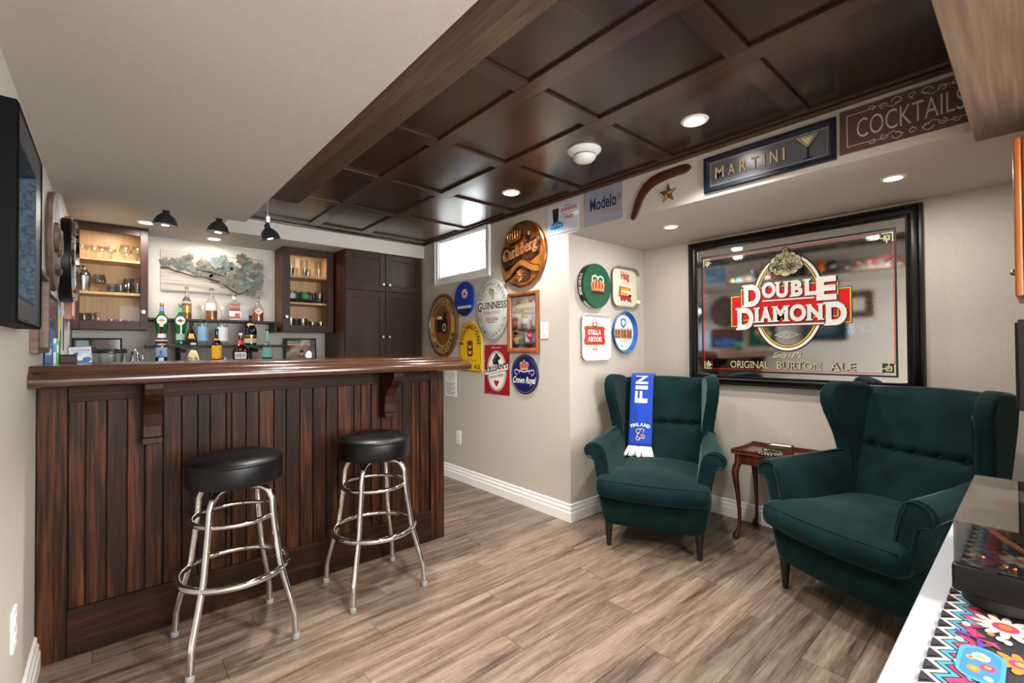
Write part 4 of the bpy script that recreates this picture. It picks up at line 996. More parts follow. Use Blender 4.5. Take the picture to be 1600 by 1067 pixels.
def curl(cx, cy, r, a0, a1, th=.003):
    n = 16; mb.line([(cx+r*(1-.55*i/n)*cos(a0+(a1-a0)*i/n), cy+r*(1-.55*i/n)*sin(a0+(a1-a0)*i/n)) for i in range(n+1)], th, .0086, PALE)
for s in (-1, 1):
    for k in (-1, 1):
        curl(k*.045, s*.068, .018, PI/2-k*PI/2, PI/2-k*PI/2+k*s*5.5); curl(k*.09, s*.062, .014, PI/2+k*PI/2, PI/2+k*PI/2-k*s*5); curl(k*.125, s*.068, .012, PI/2-k*PI/2, PI/2-k*PI/2+k*s*5)
        mb.line([(k*.027, s*.07), (k*.06, s*.05), (k*.10, s*.07), (k*.14, s*.066)], .0025, .0086, PALE)
    curl(0, s*.07, .012, 0, 6.2); mb.ell(0, s*.058, .003, .003, .0087, PALE, 8)
mb.build('lettering', t)

# ================================================================== TRAYS IN THE NOOK (facing the camera)
GT = 'beer trays on the nook side wall'
def TR(name, label, x, z): return wallsign(name, label, 'tray', '-y', x, YA-.001, z, GT)
t = TR('round_tray', 'deep round green tray with red crown and lettered rim', 2.628, 1.638)
MB(GN).lathe([(.155, 0), (.160, .004), (.160, .05), (.156, .056), (.0001, .056)], 56).build('drum', t, smooth=35)
mb = MB(BK).lathe([(.1605, .006), (.1608, .046)], 56); mb.build('rim_band', t, smooth=35)
mb = MB(WH); crown(mb, 0, .0, .155, .125, .0567, mat('#b8321c', .4), mat('#2a1a12', .4), mat('#e5d49a', .4))
for s in (-1, 1): mb.line([(0, .055), (s*.03, .072), (s*.06, .06), (s*.065, .03)], .010, .0582, WH)
mb.rect(-.05, .05, -.030, -.018, .0586, mat('#c9932e', .4)); mb.build('printing', t)
mb = MB(WH); sub = MB(WH)
for txt, a0, da in (('TUBORG BEER', R(152), R(58)), ('COPENHAGEN', R(228), R(40))):
    for i, c in enumerate(txt):
        if c == ' ': continue
        v, f, b = glyph(c, .04); a = a0+da*i/len(txt)
        vs = []
        for p in v:
            u = (p[0]-(b[0]+b[1])/2)*.034; h_ = .013+(p[1]-b[2])/(b[3]-b[2])*.026; aa = a+u/.16
            vs.append((.1612*cos(aa), .1612*sin(aa), .052-h_))
        sub.add(vs, f)
sub.build('rim_lettering', t)
def tray(name, label, x, z, outline, base, rim, depth=.022, inset=.02):
    t = TR(name, label, x, z); n = len(outline)
    def ring(k, zz):
        cx = sum(p[0] for p in outline)/n; cy = sum(p[1] for p in outline)/n; o_ = []
        for px, py in outline:
            d = math.hypot(px-cx, py-cy); o_.append((cx+(px-cx)*(1-k/d), cy+(py-cy)*(1-k/d), zz))
        return o_
    vs = ring(inset, 0)+ring(.004, depth)+ring(0, depth+.003)+ring(.004, depth+.005)+ring(inset+.002, .004)
    fs = [(j*n+i, j*n+(i+1) % n, (j+1)*n+(i+1) % n, (j+1)*n+i) for j in range(4) for i in range(n)]+[tuple(range(n))]
    MB(rim).add(vs, fs).build('rim', t, smooth=40)
    MB(base).add(ring(inset+.003, .0045), [tuple(range(n))]).build('base', t); return t
t = tray('square_tray', 'cream rounded square tray with red name and vintage truck', 3.030, 1.662, rr(-.182, .182, -.160, .160, .075, 8), mat('#e4e0c8', .3, coat=.4), mat('#9aa08c', .3, .5))
mb = MB(RD); tbox(mb, 'Haig', -.052, .058, .045, .125, .0052, mat('#c02a18', .4), off=.04, serif=.05); tmid(mb, 'FAMOUS FOR SCOTCH', .0, .035, .008, .0052, RD, .10)
OY = mat('#e0a022', .4); mb.poly([(-.075, .01), (.075, .0), (.075, -.022), (-.045, -.018), (-.055, -.075), (-.085, -.075)], .0052, mat('#c9611f', .4)); tbox(mb, 'WHISKY', -.05, .07, -.02, .0, .0056, YL, off=.03)
mb.poly([(-.06, -.06), (.06, -.06), (.075, -.075), (.085, -.095), (-.06, -.095)], .0054, mat('#b32318', .4)); mb.rect(-.045, .04, -.04, -.058, .0055, OY)
for x in (-.045, -.01, .045, .072): mb.ell(x, -.1, .010, .010, .0058, BK, 12)
mb.rect(.05, .085, -.07, -.05, .0055, BK); tarc(mb, "DON'T BE VAGUE  ASK FOR HAIG", 0, -.05, .12, .08, .007, 215, 325, .0052, BK); mb.build('printing', t)
t = tray('square_tray', 'white rounded tray with red lager label', 2.655, 1.270, rr(-.163, .163, -.168, .168, .045, 6), mat('#e6e5e4', .25, coat=.4), mat('#dfe0e0', .3))
mb = MB(RD); SR = mat('#c0261c', .4); GD = mat('#8d7a38', .4)
lab = [(-.105, -.05), (.105, -.05), (.118, -.02), (.105, .0), (.105, .05), (.118, .062), (.09, .075), (-.09, .075), (-.118, .062), (-.105, .05), (-.105, .0), (-.118, -.02)]
mb.poly([(x*1.08, y*1.12-.001) for x, y in lab], .0052, GD); mb.poly(lab, .0056, SR); tbox(mb, 'STELLA', -.078, .072, .018, .055, .006, WH, off=.03); tbox(mb, 'ARTOIS', -.078, .078, -.032, .005, .006, WH, off=.03)
mb.ell(0, .092, .028, .020, .0058, mat('#3c2c20', .4), 14); mb.ell(0, .094, .018, .012, .006, WH, 12); mb.poly([(-.05, .092), (0, .145), (.05, .092), (.035, .092), (0, .125), (-.035, .092)], .0055, mat('#dba79b', .5))
mb.poly([(-.055, -.062), (.055, -.062), (0, -.115)], .0054, mat('#ded8c8', .5)); mb.line([(-.055, -.062), (0, -.115), (.055, -.062)], .003, .0058, mat('#c58b80', .5))
for i in range(3): mb.ell(-.018+.018*i, -.085, .006, .012, .006, GD, 8)
mb.build('printing', t)
t = tray('oval_tray', 'blue-rimmed round tray with painted town square and shield', 3.005, 1.312, [(.158*cos(2*PI*i/48), .162*sin(2*PI*i/48)) for i in range(48)], mat('#dfe6ee', .3, coat=.4), mat('#1f66b8', .25, coat=.4), .03)
mb = MB(BK); random.seed(9)
TC = [mat(c, .5) for c in ('#a8552a', '#7a4a2c', '#c58a3e', '#8a3d24', '#5b4a3a', '#c9b27a')]
for i in range(17):
    x = -.108+.0128*i; h_ = .03+.02*random.random(); w_ = .013; mb.rect(x, x+w_, -.045, -.0+h_*.4, .0052+.0001*(i % 2), TC[i % 6]); mb.poly([(x, h_*.4), (x+w_, h_*.4), (x+w_/2, h_*.4+.018)], .0054, TC[(i+3) % 6])
for i in range(26): x = random.uniform(-.105, .1); y = random.uniform(-.06, -.02); mb.rect(x, x+.006, y, y+.012, .0056, TC[random.randint(0, 5)])
mb.poly([(-.035, .06), (-.035, .1), (0, .112), (.035, .1), (.035, .06), (0, .03)], .0054, mat('#2b6cb5', .4)); mb.poly([(-.02, .068), (-.02, .09), (0, .1), (.02, .09), (.02, .068), (0, .05)], .0057, WH); mb.ell(-.02, -.105, .006, .01, .0054, BK, 8); mb.rect(-.06, .07, -.072, -.069, .0054, mat('#8aa', .5) if False else STEEL)
mb.build('printing', t)

# ================================================================== BIG PUB MIRROR
t = thing('pub_mirror', 'big black-framed pub mirror with red and white ale lettering in the nook', 'mirror', (XM-.001, 1.63, .98), (PI/2, 0, -PI/2))
mb = MB(BLACK); ox0, ox1, oy0, oy1 = -.092, 1.232, -.052, .985
cor = [(ox0, oy0, 1, 1), (ox1, oy0, -1, 1), (ox1, oy1, -1, -1), (ox0, oy1, 1, -1)]
pf = [(0, 0), (0, .032), (.005, .042), (.014, .044), (.020, .038), (.026, .042), (.045, .046), (.055, .042), (.062, .046), (.070, .045), (.073, .036), (.073, 0)]
vs = [(x+sx*d, y+sy*d*(.86 if y < .5 else .97), q) for x, y, sx, sy in cor for d, q in pf]; k = len(pf)
fs = [(i*k+a, (i+1) % 4*k+a, (i+1) % 4*k+(a+1) % k, i*k+(a+1) % k) for i in range(4) for a in range(k)]
mb.add(vs, fs).build('frame', t, smooth=30)
MB(MIRROR).rect(-.021, 1.161, .008, .916, .033, t=.004).build('mirror_glass', t)
mb = MB(BK); w = .0375; RD2 = mat('#d3121b', .35); YE = mat('#d8c13c', .35); WW = mat('#e9e7e3', .4); DG = mat('#4b4d50', .35)
mb.rring(.011, 1.122, .040, .872, .010, w, BK); mb.rring(.027, 1.110, .058, .849, .0035, w+.0002, RD2)
for cx, cy, sx, sy in ((.03, .062, 1, 1), (1.107, .062, -1, 1), (1.107, .845, -1, -1), (.03, .845, 1, -1)):
    mb.rect(cx-sx*.003, cx+sx*.055, cy-sy*.003, cy+sy*.055, w+.0003, mat('#3d3f40', .3, .6))
    mb.rring(min(cx+sx*.012, cx+sx*.04), max(cx+sx*.012, cx+sx*.04), min(cy+sy*.012, cy+sy*.04), max(cy+sy*.012, cy+sy*.04), .006, w+.0005, mat('#d6cf9c', .35))
    mb.line([(cx, cy+sy*.05), (cx, cy), (cx+sx*.05, cy)], .006, w+.0005); mb.line([(cx+sx*.026, cy+sy*.055), (cx+sx*.026, cy+sy*.026)], .006, w+.0006); mb.line([(cx+sx*.055, cy+sy*.026), (cx+sx*.026, cy+sy*.026)], .006, w+.0006)
cx, cy = .574, .498
mb.ering(cx, cy, .215, .318, .009, w+.0003, BK, 72); mb.ering(cx, cy, .208, .310, .019, w+.0002, WW, 72); mb.ering(cx, cy, .191, .292, .006, w+.0004, BK, 72); mb.ering(cx, cy, .186, .287, .010, w+.0003, YE, 72); mb.ering(cx, cy, .177, .278, .004, w+.0005, BK, 72)
def rb2(x0, x1, y0, y1, z):
    mb.rect(x0, x1, y0, y1, z, BK); mb.rect(x0+.004, x1-.004, y0+.004, y1-.004, z+.0002, YE); mb.rect(x0+.011, x1-.011, y0+.011, y1-.011, z+.0004, BK); mb.rect(x0+.014, x1-.014, y0+.014, y1-.014, z+.0006, RD2)
rb2(.219, .918, .350, .567, w+.0008); rb2(.286, .855, .388, .613, w+.0016)
def big(txt, x0, x1, y0, y1, off=.05):
    z = w+.0030
    tbox(mb, txt, x0+.006, x1+.008, y0-.007, y1-.004, z, BK, off=off+.01, serif=.075); tbox(mb, txt, x0+.003, x1+.004, y0-.003, y1-.002, z+.0003, DG, off=off, serif=.07); tbox(mb, txt, x0, x1, y0, y1, z+.0006, WW, off=off, serif=.07)
def bigrow(parts):
    for p in parts: big(*p)
bigrow((('D', .300, .418, .484, .634), ('O', .426, .510, .534, .640), ('U', .505, .590, .530, .634), ('B', .592, .665, .531, .634), ('L', .668, .738, .531, .634), ('E', .738, .842, .494, .640)))
mb.rect(.430, .732, .509, .518, w+.0038, BK); mb.rect(.430, .728, .512, .521, w+.0040, WW)
bigrow((('D', .256, .372, .330, .482), ('I', .372, .412, .376, .476), ('A', .408, .490, .376, .478), ('M', .485, .590, .376, .478), ('O', .590, .682, .372, .482), ('N', .680, .778, .376, .476), ('D', .776, .893, .341, .483)))
mb.rect(.374, .782, .346, .357, w+.0038, BK); mb.rect(.374, .778, .350, .360, w+.0040, WW)
# crest of curls
random.seed(21); CR = mat('#cfc89b', .35)
crp = [(.57, .835, .016), (.57, .80, .03), (.535, .79, .026), (.605, .79, .026), (.51, .765, .03), (.63, .765, .03), (.50, .73, .03), (.64, .73, .03), (.53, .71, .034), (.61, .71, .034), (.57, .745, .042), (.57, .70, .036), (.545, .765, .03), (.597, .765, .03), (.60, .735, .03), (.54, .735, .03)]
for x, y, r in crp: mb.ell(x, y, r+.004, r+.004, w+.0042, BK, 18)
for x, y, r in crp: mb.ell(x, y, r, r, w+.0044, CR, 18)
for x, y, r in crp: mb.ering(x, y, r, r, .0018, w+.00455, BK, 18)
for i in range(130):
    x, y, r = random.choice(crp); a = random.random()*6.3; q = random.uniform(.005, r*.6); x += r*.4*cos(a*2); y += r*.4*sin(a*2)
    mb.ering(x, y, q, q, .0026, w+.0046, BK, 10, a, a+random.uniform(2, 4.5))
tbox(mb, 'Since 1876', .487, .655, .142, .178, w+.0003, mat('#cfc89b', .35), off=.01, shear=.5)
tbox(mb, 'Since 1876', .489, .657, .140, .176, w+.0001, BK, off=.02, shear=.5)
for txt, x0, x1 in (('ORIGINAL', .215, .462), ('BURTON', .510, .760), ('ALE', .800, .930)):
    tbox(mb, txt, x0+.002, x1+.003, .068, .115, w+.0001, BK, off=.03, serif=.04); tbox(mb, txt, x0, x1, .070, .118, w+.0003, mat('#b9b38b', .35), off=.0, serif=.03)
mb.line([(.50, .29), (.57, .312), (.64, .29), (.57, .268), (.50, .29)], .002, w, WW); mb.line([(.545, .29), (.57, .3), (.595, .29), (.57, .28), (.545, .29)], .0015, w, WW)
mb.build('mirror_printing', t)
# ================================================================== BACK BAR
cab = thing('back_counter', 'low dark wood counter against the back wall behind the bar', 'counter', (0, 0, 0))
MB(CABW).box(XL+.001, 1.585, 4.03, YB-.001, .0, .88).build('carcass', cab)
MB(mat('#2a2726', .25)).box(XL+.001, 1.587, 4.0, YB-.001, .8805, .92).build('worktop', cab, bevel=.002, seg=1)
for i in range(4): MB(CABW).box(XL+.01+.45*i, XL+.44+.45*i, 4.012, 4.029, .1, .86).build('door', cab, bevel=.002, seg=1)

def glass_cabinet(name, label, x0, x1, yf, z0, z1, knob_left, sidem, sw):
    t = thing(name, label, 'cabinet', (x0, yf, z0)); w = x1-x0; d = YB-yf-.001; h = z1-z0; T_ = .016
    mb = MB(sidem)
    mb.box(0, T_, .021, d, 0, h); mb.box(w-T_, w, .021, d, 0, h); mb.box(T_, w-T_, .021, d, h-T_, h); mb.box(T_, w-T_, .021, d, 0, T_); mb.build('case', t)
    mb = MB(CABIN); mb.box(T_, w-T_, d-.006, d-.001, T_, h-T_); mb.box(T_, T_+.002, .022, d-.006, T_, h-T_); mb.box(w-T_-.002, w-T_, .022, d-.006, T_, h-T_); mb.box(T_+.002, w-T_-.002, .022, d-.006, T_, T_+.002); mb.build('lining', t)
    sh = []
    for f in (.345, .665):
        MB(CABIN).box(T_+.003, w-T_-.003, .03, d-.007, h*f-.009, h*f+.009).build('shelf', t); sh.append(z0+h*f+.009)
    for a, b, c, e in ((0, sw, 0, h), (w-sw, w, 0, h), (sw, w-sw, 0, .062), (sw, w-sw, h-.062, h)):
        MB(CABW).box(a, b, 0, .020, c, e).build('door_frame', t, bevel=.0015, seg=1)
    MB(GLASS).box(sw, w-sw, .009, .012, .062, h-.062).build('door_glass', t)
    kx = .028 if knob_left else w-.030
    kb = MB(STEEL); kb.M = Matrix.Translation((kx, 0, .13)) @ Matrix.Rotation(PI/2, 4, 'X'); kb.lathe([(.006, 0), (.006, .012), (.015, .018), (.017, .025), (.012, .031), (.0001, .033)], 18).build('knob', t, smooth=40)
    MB(LAMPON).box(w/2-.06, w/2+.06, .06, .075, h-T_-.006, h-T_-.0005).build('light_strip', t)
    area((x0+w/2, yf+.07, z1-T_-.012), 1.1, .05)
    return [z0+T_+.002]+sh
z_l = glass_cabinet('glass_cabinet', 'dark wood wall cabinet with glass door, left of the metal grapevine artwork', XL+.001, .207, 4.37, 1.348, ZB-.001, False, CABW, .046)
z_r = glass_cabinet('glass_cabinet', 'dark wood wall cabinet with glass door, between artwork and tall pantry', 1.135, 1.572, 4.35, 1.352, ZB-.001, True, wood('cabinet_side_light', '#2c160d', '#5e3822', 'z', .4, .5, 0, .1, spec=.25), .058)

# tall pantry
pn = thing('pantry_cabinet', 'tall dark brown four-door pantry cabinet in the back right corner', 'cabinet', (1.588, 4.10, 0))
MB(wood('pantry_side', '#2a150c', '#552e1c', 'z', .4, .5, 0, .1, spec=.25)).box(0, .79, .021, YB-4.1-.001, .02, ZB-.001).build('case', pn)
PD = wood('pantry_door_wood', '#291a13', '#3f2a20', 'z', .35, .5, 0, .06, bump=.04, spec=.3)
for (x0, x1) in ((.004, .388), (.392, .775)):
    for (z0, z1) in ((.03, 1.737), (1.742, ZB-.003)):
        d = MB(PD).box(x0+.05, x1-.05, .009, .020, z0+.05, z1-.05); do = d.build('door', pn)
        for a, b, c, e in ((x0, x0+.058, z0, z1), (x1-.058, x1, z0, z1), (x0+.058, x1-.058, z0, z0+.06), (x0+.058, x1-.058, z1-.06, z1)): MB(PD).box(a, b, .001, .0208, c, e).build('door_rail', do, bevel=.0015, seg=1)
        kx = x1-.03 if x0 < .2 else x0+.03; kz = 1.805 if z0 > 1 else 1.308
        kb = MB(STEEL); kb.M = Matrix.Translation((kx, .001, kz)) @ Matrix.Rotation(PI/2, 4, 'X'); kb.lathe([(.006, 0), (.006, .012), (.015, .018), (.017, .025), (.012, .031), (.0001, .033)], 18).build('knob', do, smooth=40)

# metal grapevine art on a whitewashed board
art = wallsign('grapevine_artwork', 'metal grapevine cutout on a whitewashed wood board above the bottles', 'artwork', '-y', .665, YB-.001, 1.842)
WWOOD = wood('whitewashed_board', '#7d746a', '#b8aea1', 'x', .8, .8, 0, .12, bump=.4, c3='#a39a8d', spec=.2)
for i in range(4): MB(WWOOD).box(-.371, .371, -.163+.0815*i+.0005, -.163+.0815*(i+1)-.0005, 0, .022).build('plank', art, bevel=.001, seg=1)
LM = [mottle('patina_metal', '#3a3a31', '#6a675a', .5, 25, .2), mottle('patina_metal_warm', '#40392d', '#6e6555', .5, 25, .2), mottle('patina_metal_green', '#3b413a', '#676f66', .5, 25, .2)]
LV = [(265, 560, 45), (350, 555, 40), (400, 580, 50), (450, 540, 45), (495, 505, 30), (490, 600, 45), (560, 640, 40), (620, 560, 42), (620, 650, 38), (680, 670, 40), (670, 590, 28), (760, 560, 62), (790, 640, 60), (740, 710, 45), (870, 590, 52), (840, 740, 48), (900, 700, 50), (830, 520, 35), (960, 640, 45), (1030, 530, 55), (1090, 600, 58), (1020, 680, 50), (980, 770, 70), (1060, 770, 60), (1150, 690, 42), (1205, 610, 42), (1215, 700, 48), (1180, 790, 50), (1130, 850, 42), (1235, 750, 32)]
random.seed(11)
for i, (x, y, r) in enumerate(LV):
    u = (x-220)/1050; yt = 430+110*u; yb2 = 820+70*u; v = (yb2-y)/(yb2-yt); X = -.371+.742*u; Y = -.163+.326*v; q = r/1050*.742*1.22; a0 = random.random()*6.3; pts = []
    for k in range(36):
        a = 2*PI*k/36; f = 1+.13*cos(5*a)+.12*cos(9*a+1); pts.append((X+q*f*cos(a+a0), Y+q*f*sin(a+a0)))
    MB(LM[i % 3]).prism(pts, .026+.004*(i % 4), .0275+.004*(i % 4)).build('leaf', art)
vn = [(220, 605), (290, 610), (350, 640), (430, 660), (520, 690), (620, 700), (700, 720), (790, 750), (860, 790), (930, 840), (990, 870), (1060, 850), (1120, 800), (1190, 750)]
P3 = []
for x, y in vn:
    u = (x-220)/1050; yt = 430+110*u; yb2 = 820+70*u; P3.append((-.371+.742*u, -.163+.326*(yb2-y)/(yb2-yt), .034))
MB(mat('#2d231b', .5, .4)).tube(P3, .0055, 8).build('vine', art, smooth=60)
P3 = [(x+.02, y+.055, .036) for x, y, z in P3[4:9]]; MB(mat('#2d231b', .5, .4)).tube(P3, .004, 8).build('vine', art, smooth=60)

# tiered bottle shelves on pipe legs
ts = thing('bottle_shelf', 'three-tier black bottle shelf on pipe legs between the cabinets', 'shelf', (0, 0, 0))
MB(BLACKM).box(.210, 1.095, 4.42, 4.625, 1.424, 1.443).build('shelf', ts, bevel=.002, seg=1)
MB(BLACKM).box(.190, 1.122, 4.27, 4.46, 1.214, 1.236).build('shelf', ts, bevel=.002, seg=1)
MB(BLACKM).box(.190, 1.122, 4.10, 4.265, 1.082, 1.101).build('shelf', ts, bevel=.002, seg=1)
MB(BLACKM).box(1.085, 1.097, 4.42, 4.625, 1.345, 1.4235).build('bracket', ts)
for x in (.396, .888):
    MB(BLACKM).tube([(x, 4.38, .92), (x, 4.38, 1.214)], .011, 14).build('pipe_leg', ts, smooth=60)
    MB(STEEL).tube([(x+.002, 4.36, 1.19), (x+.035, 4.33, 1.19)], .014, 14).build('pipe_elbow', ts, smooth=60)
    MB(BLACKM).tube([(x, 4.18, .92), (x, 4.18, 1.082)], .011, 14).build('pipe_leg', ts, smooth=60)
    MB(BLACKM).tube([(x, 4.55, .92), (x, 4.55, 1.424)], .009, 14).build('pipe_leg', ts, smooth=60)

# ------------------------------------------------------------------ bottles
SHP = {
 'whisky': [(.9, 0), (1, .02), (1, .50), (.94, .56), (.62, .64), (.38, .70), (.32, .78), (.32, .93)],
 'square': [(.95, 0), (1, .02), (1, .60), (.85, .68), (.4, .74), (.3, .80), (.3, .92)],
 'round': [(.7, 0), (.9, .04), (1, .18), (.98, .34), (.8, .48), (.45, .60), (.26, .68), (.22, .80), (.22, .92)],
 'martini': [(.72, 0), (.86, .02), (.9, .08), (.8, .13), (.84, .3), (.98, .5), (1, .58), (.8, .67), (.4, .75), (.3, .82), (.28, .94)],
 'slim': [(.95, 0), (1, .02), (1, .52), (.9, .6), (.5, .70), (.34, .76), (.3, .92)],
 'bell': [(1, 0), (1, .04), (.92, .2), (.72, .42), (.5, .58), (.34, .68), (.3, .9)],
 'brandy': [(.85, 0), (.98, .03), (1, .3), (.95, .5), (.75, .62), (.45, .72), (.3, .78), (.27, .92)],
 'long': [(.92, 0), (1, .02), (1, .40), (.8, .5), (.42, .58), (.3, .62), (.3, .95)],
}
def bottle(label, x, y, z, h, w, shape, body, cap, liquid=None, level=.5, n=28, rz=0, labels=(), neck=None, group='bottles on the tiered shelf'):
    t = thing('liquor_bottle', label, 'bottle', (x, y, z), (0, 0, rz), group); r = w/2; P = [(a*r, b*h) for a, b in SHP[shape]]
    def rad(zz):
        for (a, b), (c, d) in zip(P, P[1:]):
            if b <= zz <= d: return a+(c-a)*(zz-b)/max(1e-6, d-b)
        return P[-1][0]
    MB(body).lathe([(.0001, 0)]+P+[(.0001, P[-1][1])], n).build('glass', t, smooth=35)
    if liquid:
        Q = [(.0001, .006)]+[(a*.93, b+(.006 if b == 0 else 0)) for a, b in P if b < level*h]+[(rad(level*h)*.93, level*h), (.0001, level*h)]
        MB(liquid).lathe(Q, n).build('liquor', t, smooth=35)
    ct, chh = P[-1][0], h-P[-1][1]; MB(cap).lathe([(.0001, P[-1][1]+.0003), (ct*1.12, P[-1][1]+.0003), (ct*1.12, h*.995), (ct*.9, h), (.0001, h)], 18).build('cap', t, smooth=35)
    fa = math.atan2(-y, -x)-rz                  # label faces the room
    for (z0, z1, half, m_) in labels:
        mb = MB(m_); k = 10; zs = [z0+(z1-z0)*i/6 for i in range(7)]
        f = 1.03 if n > 8 else 1.01
        if n <= 8:
            rr_ = r*cos(PI/n)+.0012; mb.add([(-r*.62*half, -rr_, z0*h), (r*.62*half, -rr_, z0*h), (r*.62*half, -rr_, z1*h), (-r*.62*half, -rr_, z1*h)], [(0, 1, 2, 3)])
        else:
            mb.lathe([(rad(q*h)*f, q*h) for q in zs], k, a0=fa-half, a1=fa+half)
        mb.build('paper_label', t, smooth=35)
    if neck:
        z0, z1, m_ = neck; MB(m_).lathe([(rad(z0*h)*1.06, z0*h), (rad(z1*h)*1.06, z1*h)], 18).build('neck_label', t, smooth=35)
    return t
AMB = mat('#a8571a', .08, trans=.15, name='amber_spirit'); DAMB = mat('#a8450e', .08, trans=.12, name='deep_amber'); GRNB = mat('#1f6a35', .05, coat=.5, trans=.2, name='green_glass'); DKB = mat('#1c0f0c', .06, coat=.5, name='dark_glass'); NVB = mat('#11131f', .06, coat=.5); REDL = mat('#571713', .08, trans=.3); YLQ = mat('#d9c07a', .1, trans=.4); TEAL = mat('#1f5c58', .08, trans=.4)
W_ = mat('#e8e6e0', .5); Lb = mat('#8fb8dc', .45); Lw = mat('#e4e8ee', .45); Lk = mat('#2b2426', .5); Lr = mat('#c8424a', .5); Ly = mat('#f0b418', .5); Lc = mat('#d9bd92', .5); Lt = mat('#6fb0a0', .5); GDc = mat('#b79a4c', .3, .7); Lp = mat('#8c86b8', .5); Lo = mat('#e8b24a', .5); CORK = mat('#8a6a48', .7)
zt, zm, zl = 1.4432, 1.2362, 1.1012
bottle('amber whiskey bottle with dark labels, leftmost on the top tier', .456, 4.50, zt, .262, .070, 'whisky', CRYST, CORK, AMB, .48, labels=((.56-.0, .69, 1.0, Lk), (.20, .42, 1.1, GDc)))
bottle('clear bottle with white label and low amber liquid, second on top tier', .625, 4.50, zt, .264, .086, 'whisky', CRYST, mat('#6d6a66', .4), AMB, .28, labels=((.30, .52, 1.1, W_),))
bottle('square amber bottle with red label, third on the top tier', .787, 4.50, zt, .226, .114, 'square', CRYST, CORK, DAMB, .62, n=4, rz=PI/4, labels=())
tq = bpy.data.objects['liquor_bottle.002']; MB(Lr).box(-.002, .034, -.0005, .0005, .022, .062).build('paper_label', tq); tq.children[-1].location = (0, 0, 0)
o = [c for c in bpy.data.objects if c.parent == tq and c.name.startswith('paper_label')][0]; o.rotation_euler = (0, 0, -PI/4); o.location = (-.0275, -.0305, 0)
bottle('amber bottle with orange and white diamond label, rightmost on top tier', .970, 4.50, zt, .216, .088, 'brandy', CRYST, CORK, DAMB, .42, labels=())
dq = [c for c in bpy.data.objects if c.name.startswith('liquor_bottle') and not c.name.startswith('liquor_bottle.0') or c.name == 'liquor_bottle.003'][-1]; dq = bpy.data.objects['liquor_bottle.003']
mb = MB(mat('#c9451f', .5)); mb.M = Matrix.Translation((-.004, -.047, .085)) @ Matrix.Rotation(PI/2, 4, 'X'); mb.poly([(-.04, 0), (0, -.037), (.04, 0), (0, .037)], 0); mb.use(W_); mb.poly([(-.034, 0), (0, -.031), (.034, 0), (0, .031)], .0006); mb.use(mat('#c9451f', .5)).poly([(-.028, -.002), (0, -.003), (.0, .004), (-.02, .004)], .001); tmid(mb, 'P', .008, .0, .022, .0011, mat('#c9451f', .5), .016, off=.02); mb.build('diamond_label', dq)
def disc_label(bt, cx, z, r, y, m1, inner=None, txt=None, tm=None):
    b = bpy.data.objects[bt.name]; mb = MB(m1); mb.M = Matrix.Rotation(math.atan2(-b.location.y, -b.location.x)+PI/2, 4, 'Z') @ Matrix.Translation((cx, -y, z)) @ Matrix.Rotation(PI/2, 4, 'X')
    mb.ell(0, 0, r, r*1.12, 0, m1, 24)
    if inner: mb.ell(0, 0, r*.42, r*.42, .0005, inner, 18)
    if txt: tmid(mb, txt, 0, 0, r*.3, .001, tm, r*1.5, off=.03)
    mb.build('round_label', b)
b = bottle('green vermouth bottle with round white label, leftmost on the middle tier', .288, 4.36, zm, .318, .084, 'martini', GRNB, GDc, labels=((.12, .27, .9, mat('#9fc6b4', .5)),), neck=(.80, .92, Lp)); disc_label(b, 0, .185, .030, .0425, W_, mat('#d9a66a', .5), 'MARTINI', RD)
b = bottle('green vermouth bottle with round white and red label, second on middle tier', .403, 4.36, zm, .316, .084, 'martini', GRNB, mat('#4b8a5a', .4), labels=((.12, .27, .9, mat('#a8cdbb', .5)),), neck=(.80, .92, mat('#6fb0b8', .5))); disc_label(b, 0, .185, .030, .0425, W_, mat('#c3202b', .5), 'MARTINI', BK)
b = bottle('clear gin bottle with light blue label on the middle tier', .552, 4.38, zm, .314, .074, 'slim', CRYST, W_, labels=((.10, .46, 1.25, Lb),))
b = bottle('clear gin bottle with white label on the middle tier', .686, 4.38, zm, .312, .074, 'slim', CRYST, W_, labels=((.10, .46, 1.25, Lw),))
bottle('dark sloping liqueur bottle with small gold label on the middle tier', .466, 4.30, zm, .172, .086, 'bell', DKB, BLACKM, labels=((.28, .5, .55, Lo),))
bottle('dark navy brandy bottle with cream label, rightmost on the middle tier', .884, 4.36, zm, .248, .094, 'brandy', NVB, BLACKM, labels=((.06, .22, 1.2, Lc), (.27, .33, 1.2, GDc)), neck=(.66, .72, Lo))
b = bottle('red aperitif bottle with blue label and white lettering, leftmost lower tier', .276, 4.20, zl, .290, .072, 'slim', REDL, W_, labels=((.16, .40, 1.15, mat('#9ab7d2', .5)),), neck=(.56, .74, mat('#c9d2d6', .4)))
mb = MB(mat('#1b2a55', .5)); b0 = b; mb.lathe([(.0372, .128), (.0372, .146)], 12, a0=math.atan2(-4.2, -.276)-1.2, a1=math.atan2(-4.2, -.276)+1.2)
for i, c in enumerate('CAMPARI'):
    v, f, bb = glyph(c, .03); a = math.atan2(-4.2, -.276)+(i-3)*.24
    mb.use(W_); mb.add([(.0378*cos(a+((p[0]-(bb[0]+bb[1])/2)*.0135)/.0372), .0378*sin(a+((p[0]-(bb[0]+bb[1])/2)*.0135)/.0372), .130+(p[1]-bb[2])/(bb[3]-bb[2])*.014) for p in v], f)
mb.build('lettering', b)
bottle('yellow-labelled coffee liqueur bottle, middle of the lower tier', .618, 4.20, zl, .258, .072, 'whisky', DKB, BLACKM, labels=((.10, .50, 1.1, Ly), (.10, .15, 1.12, Lr)), neck=(.66, .70, Lo))
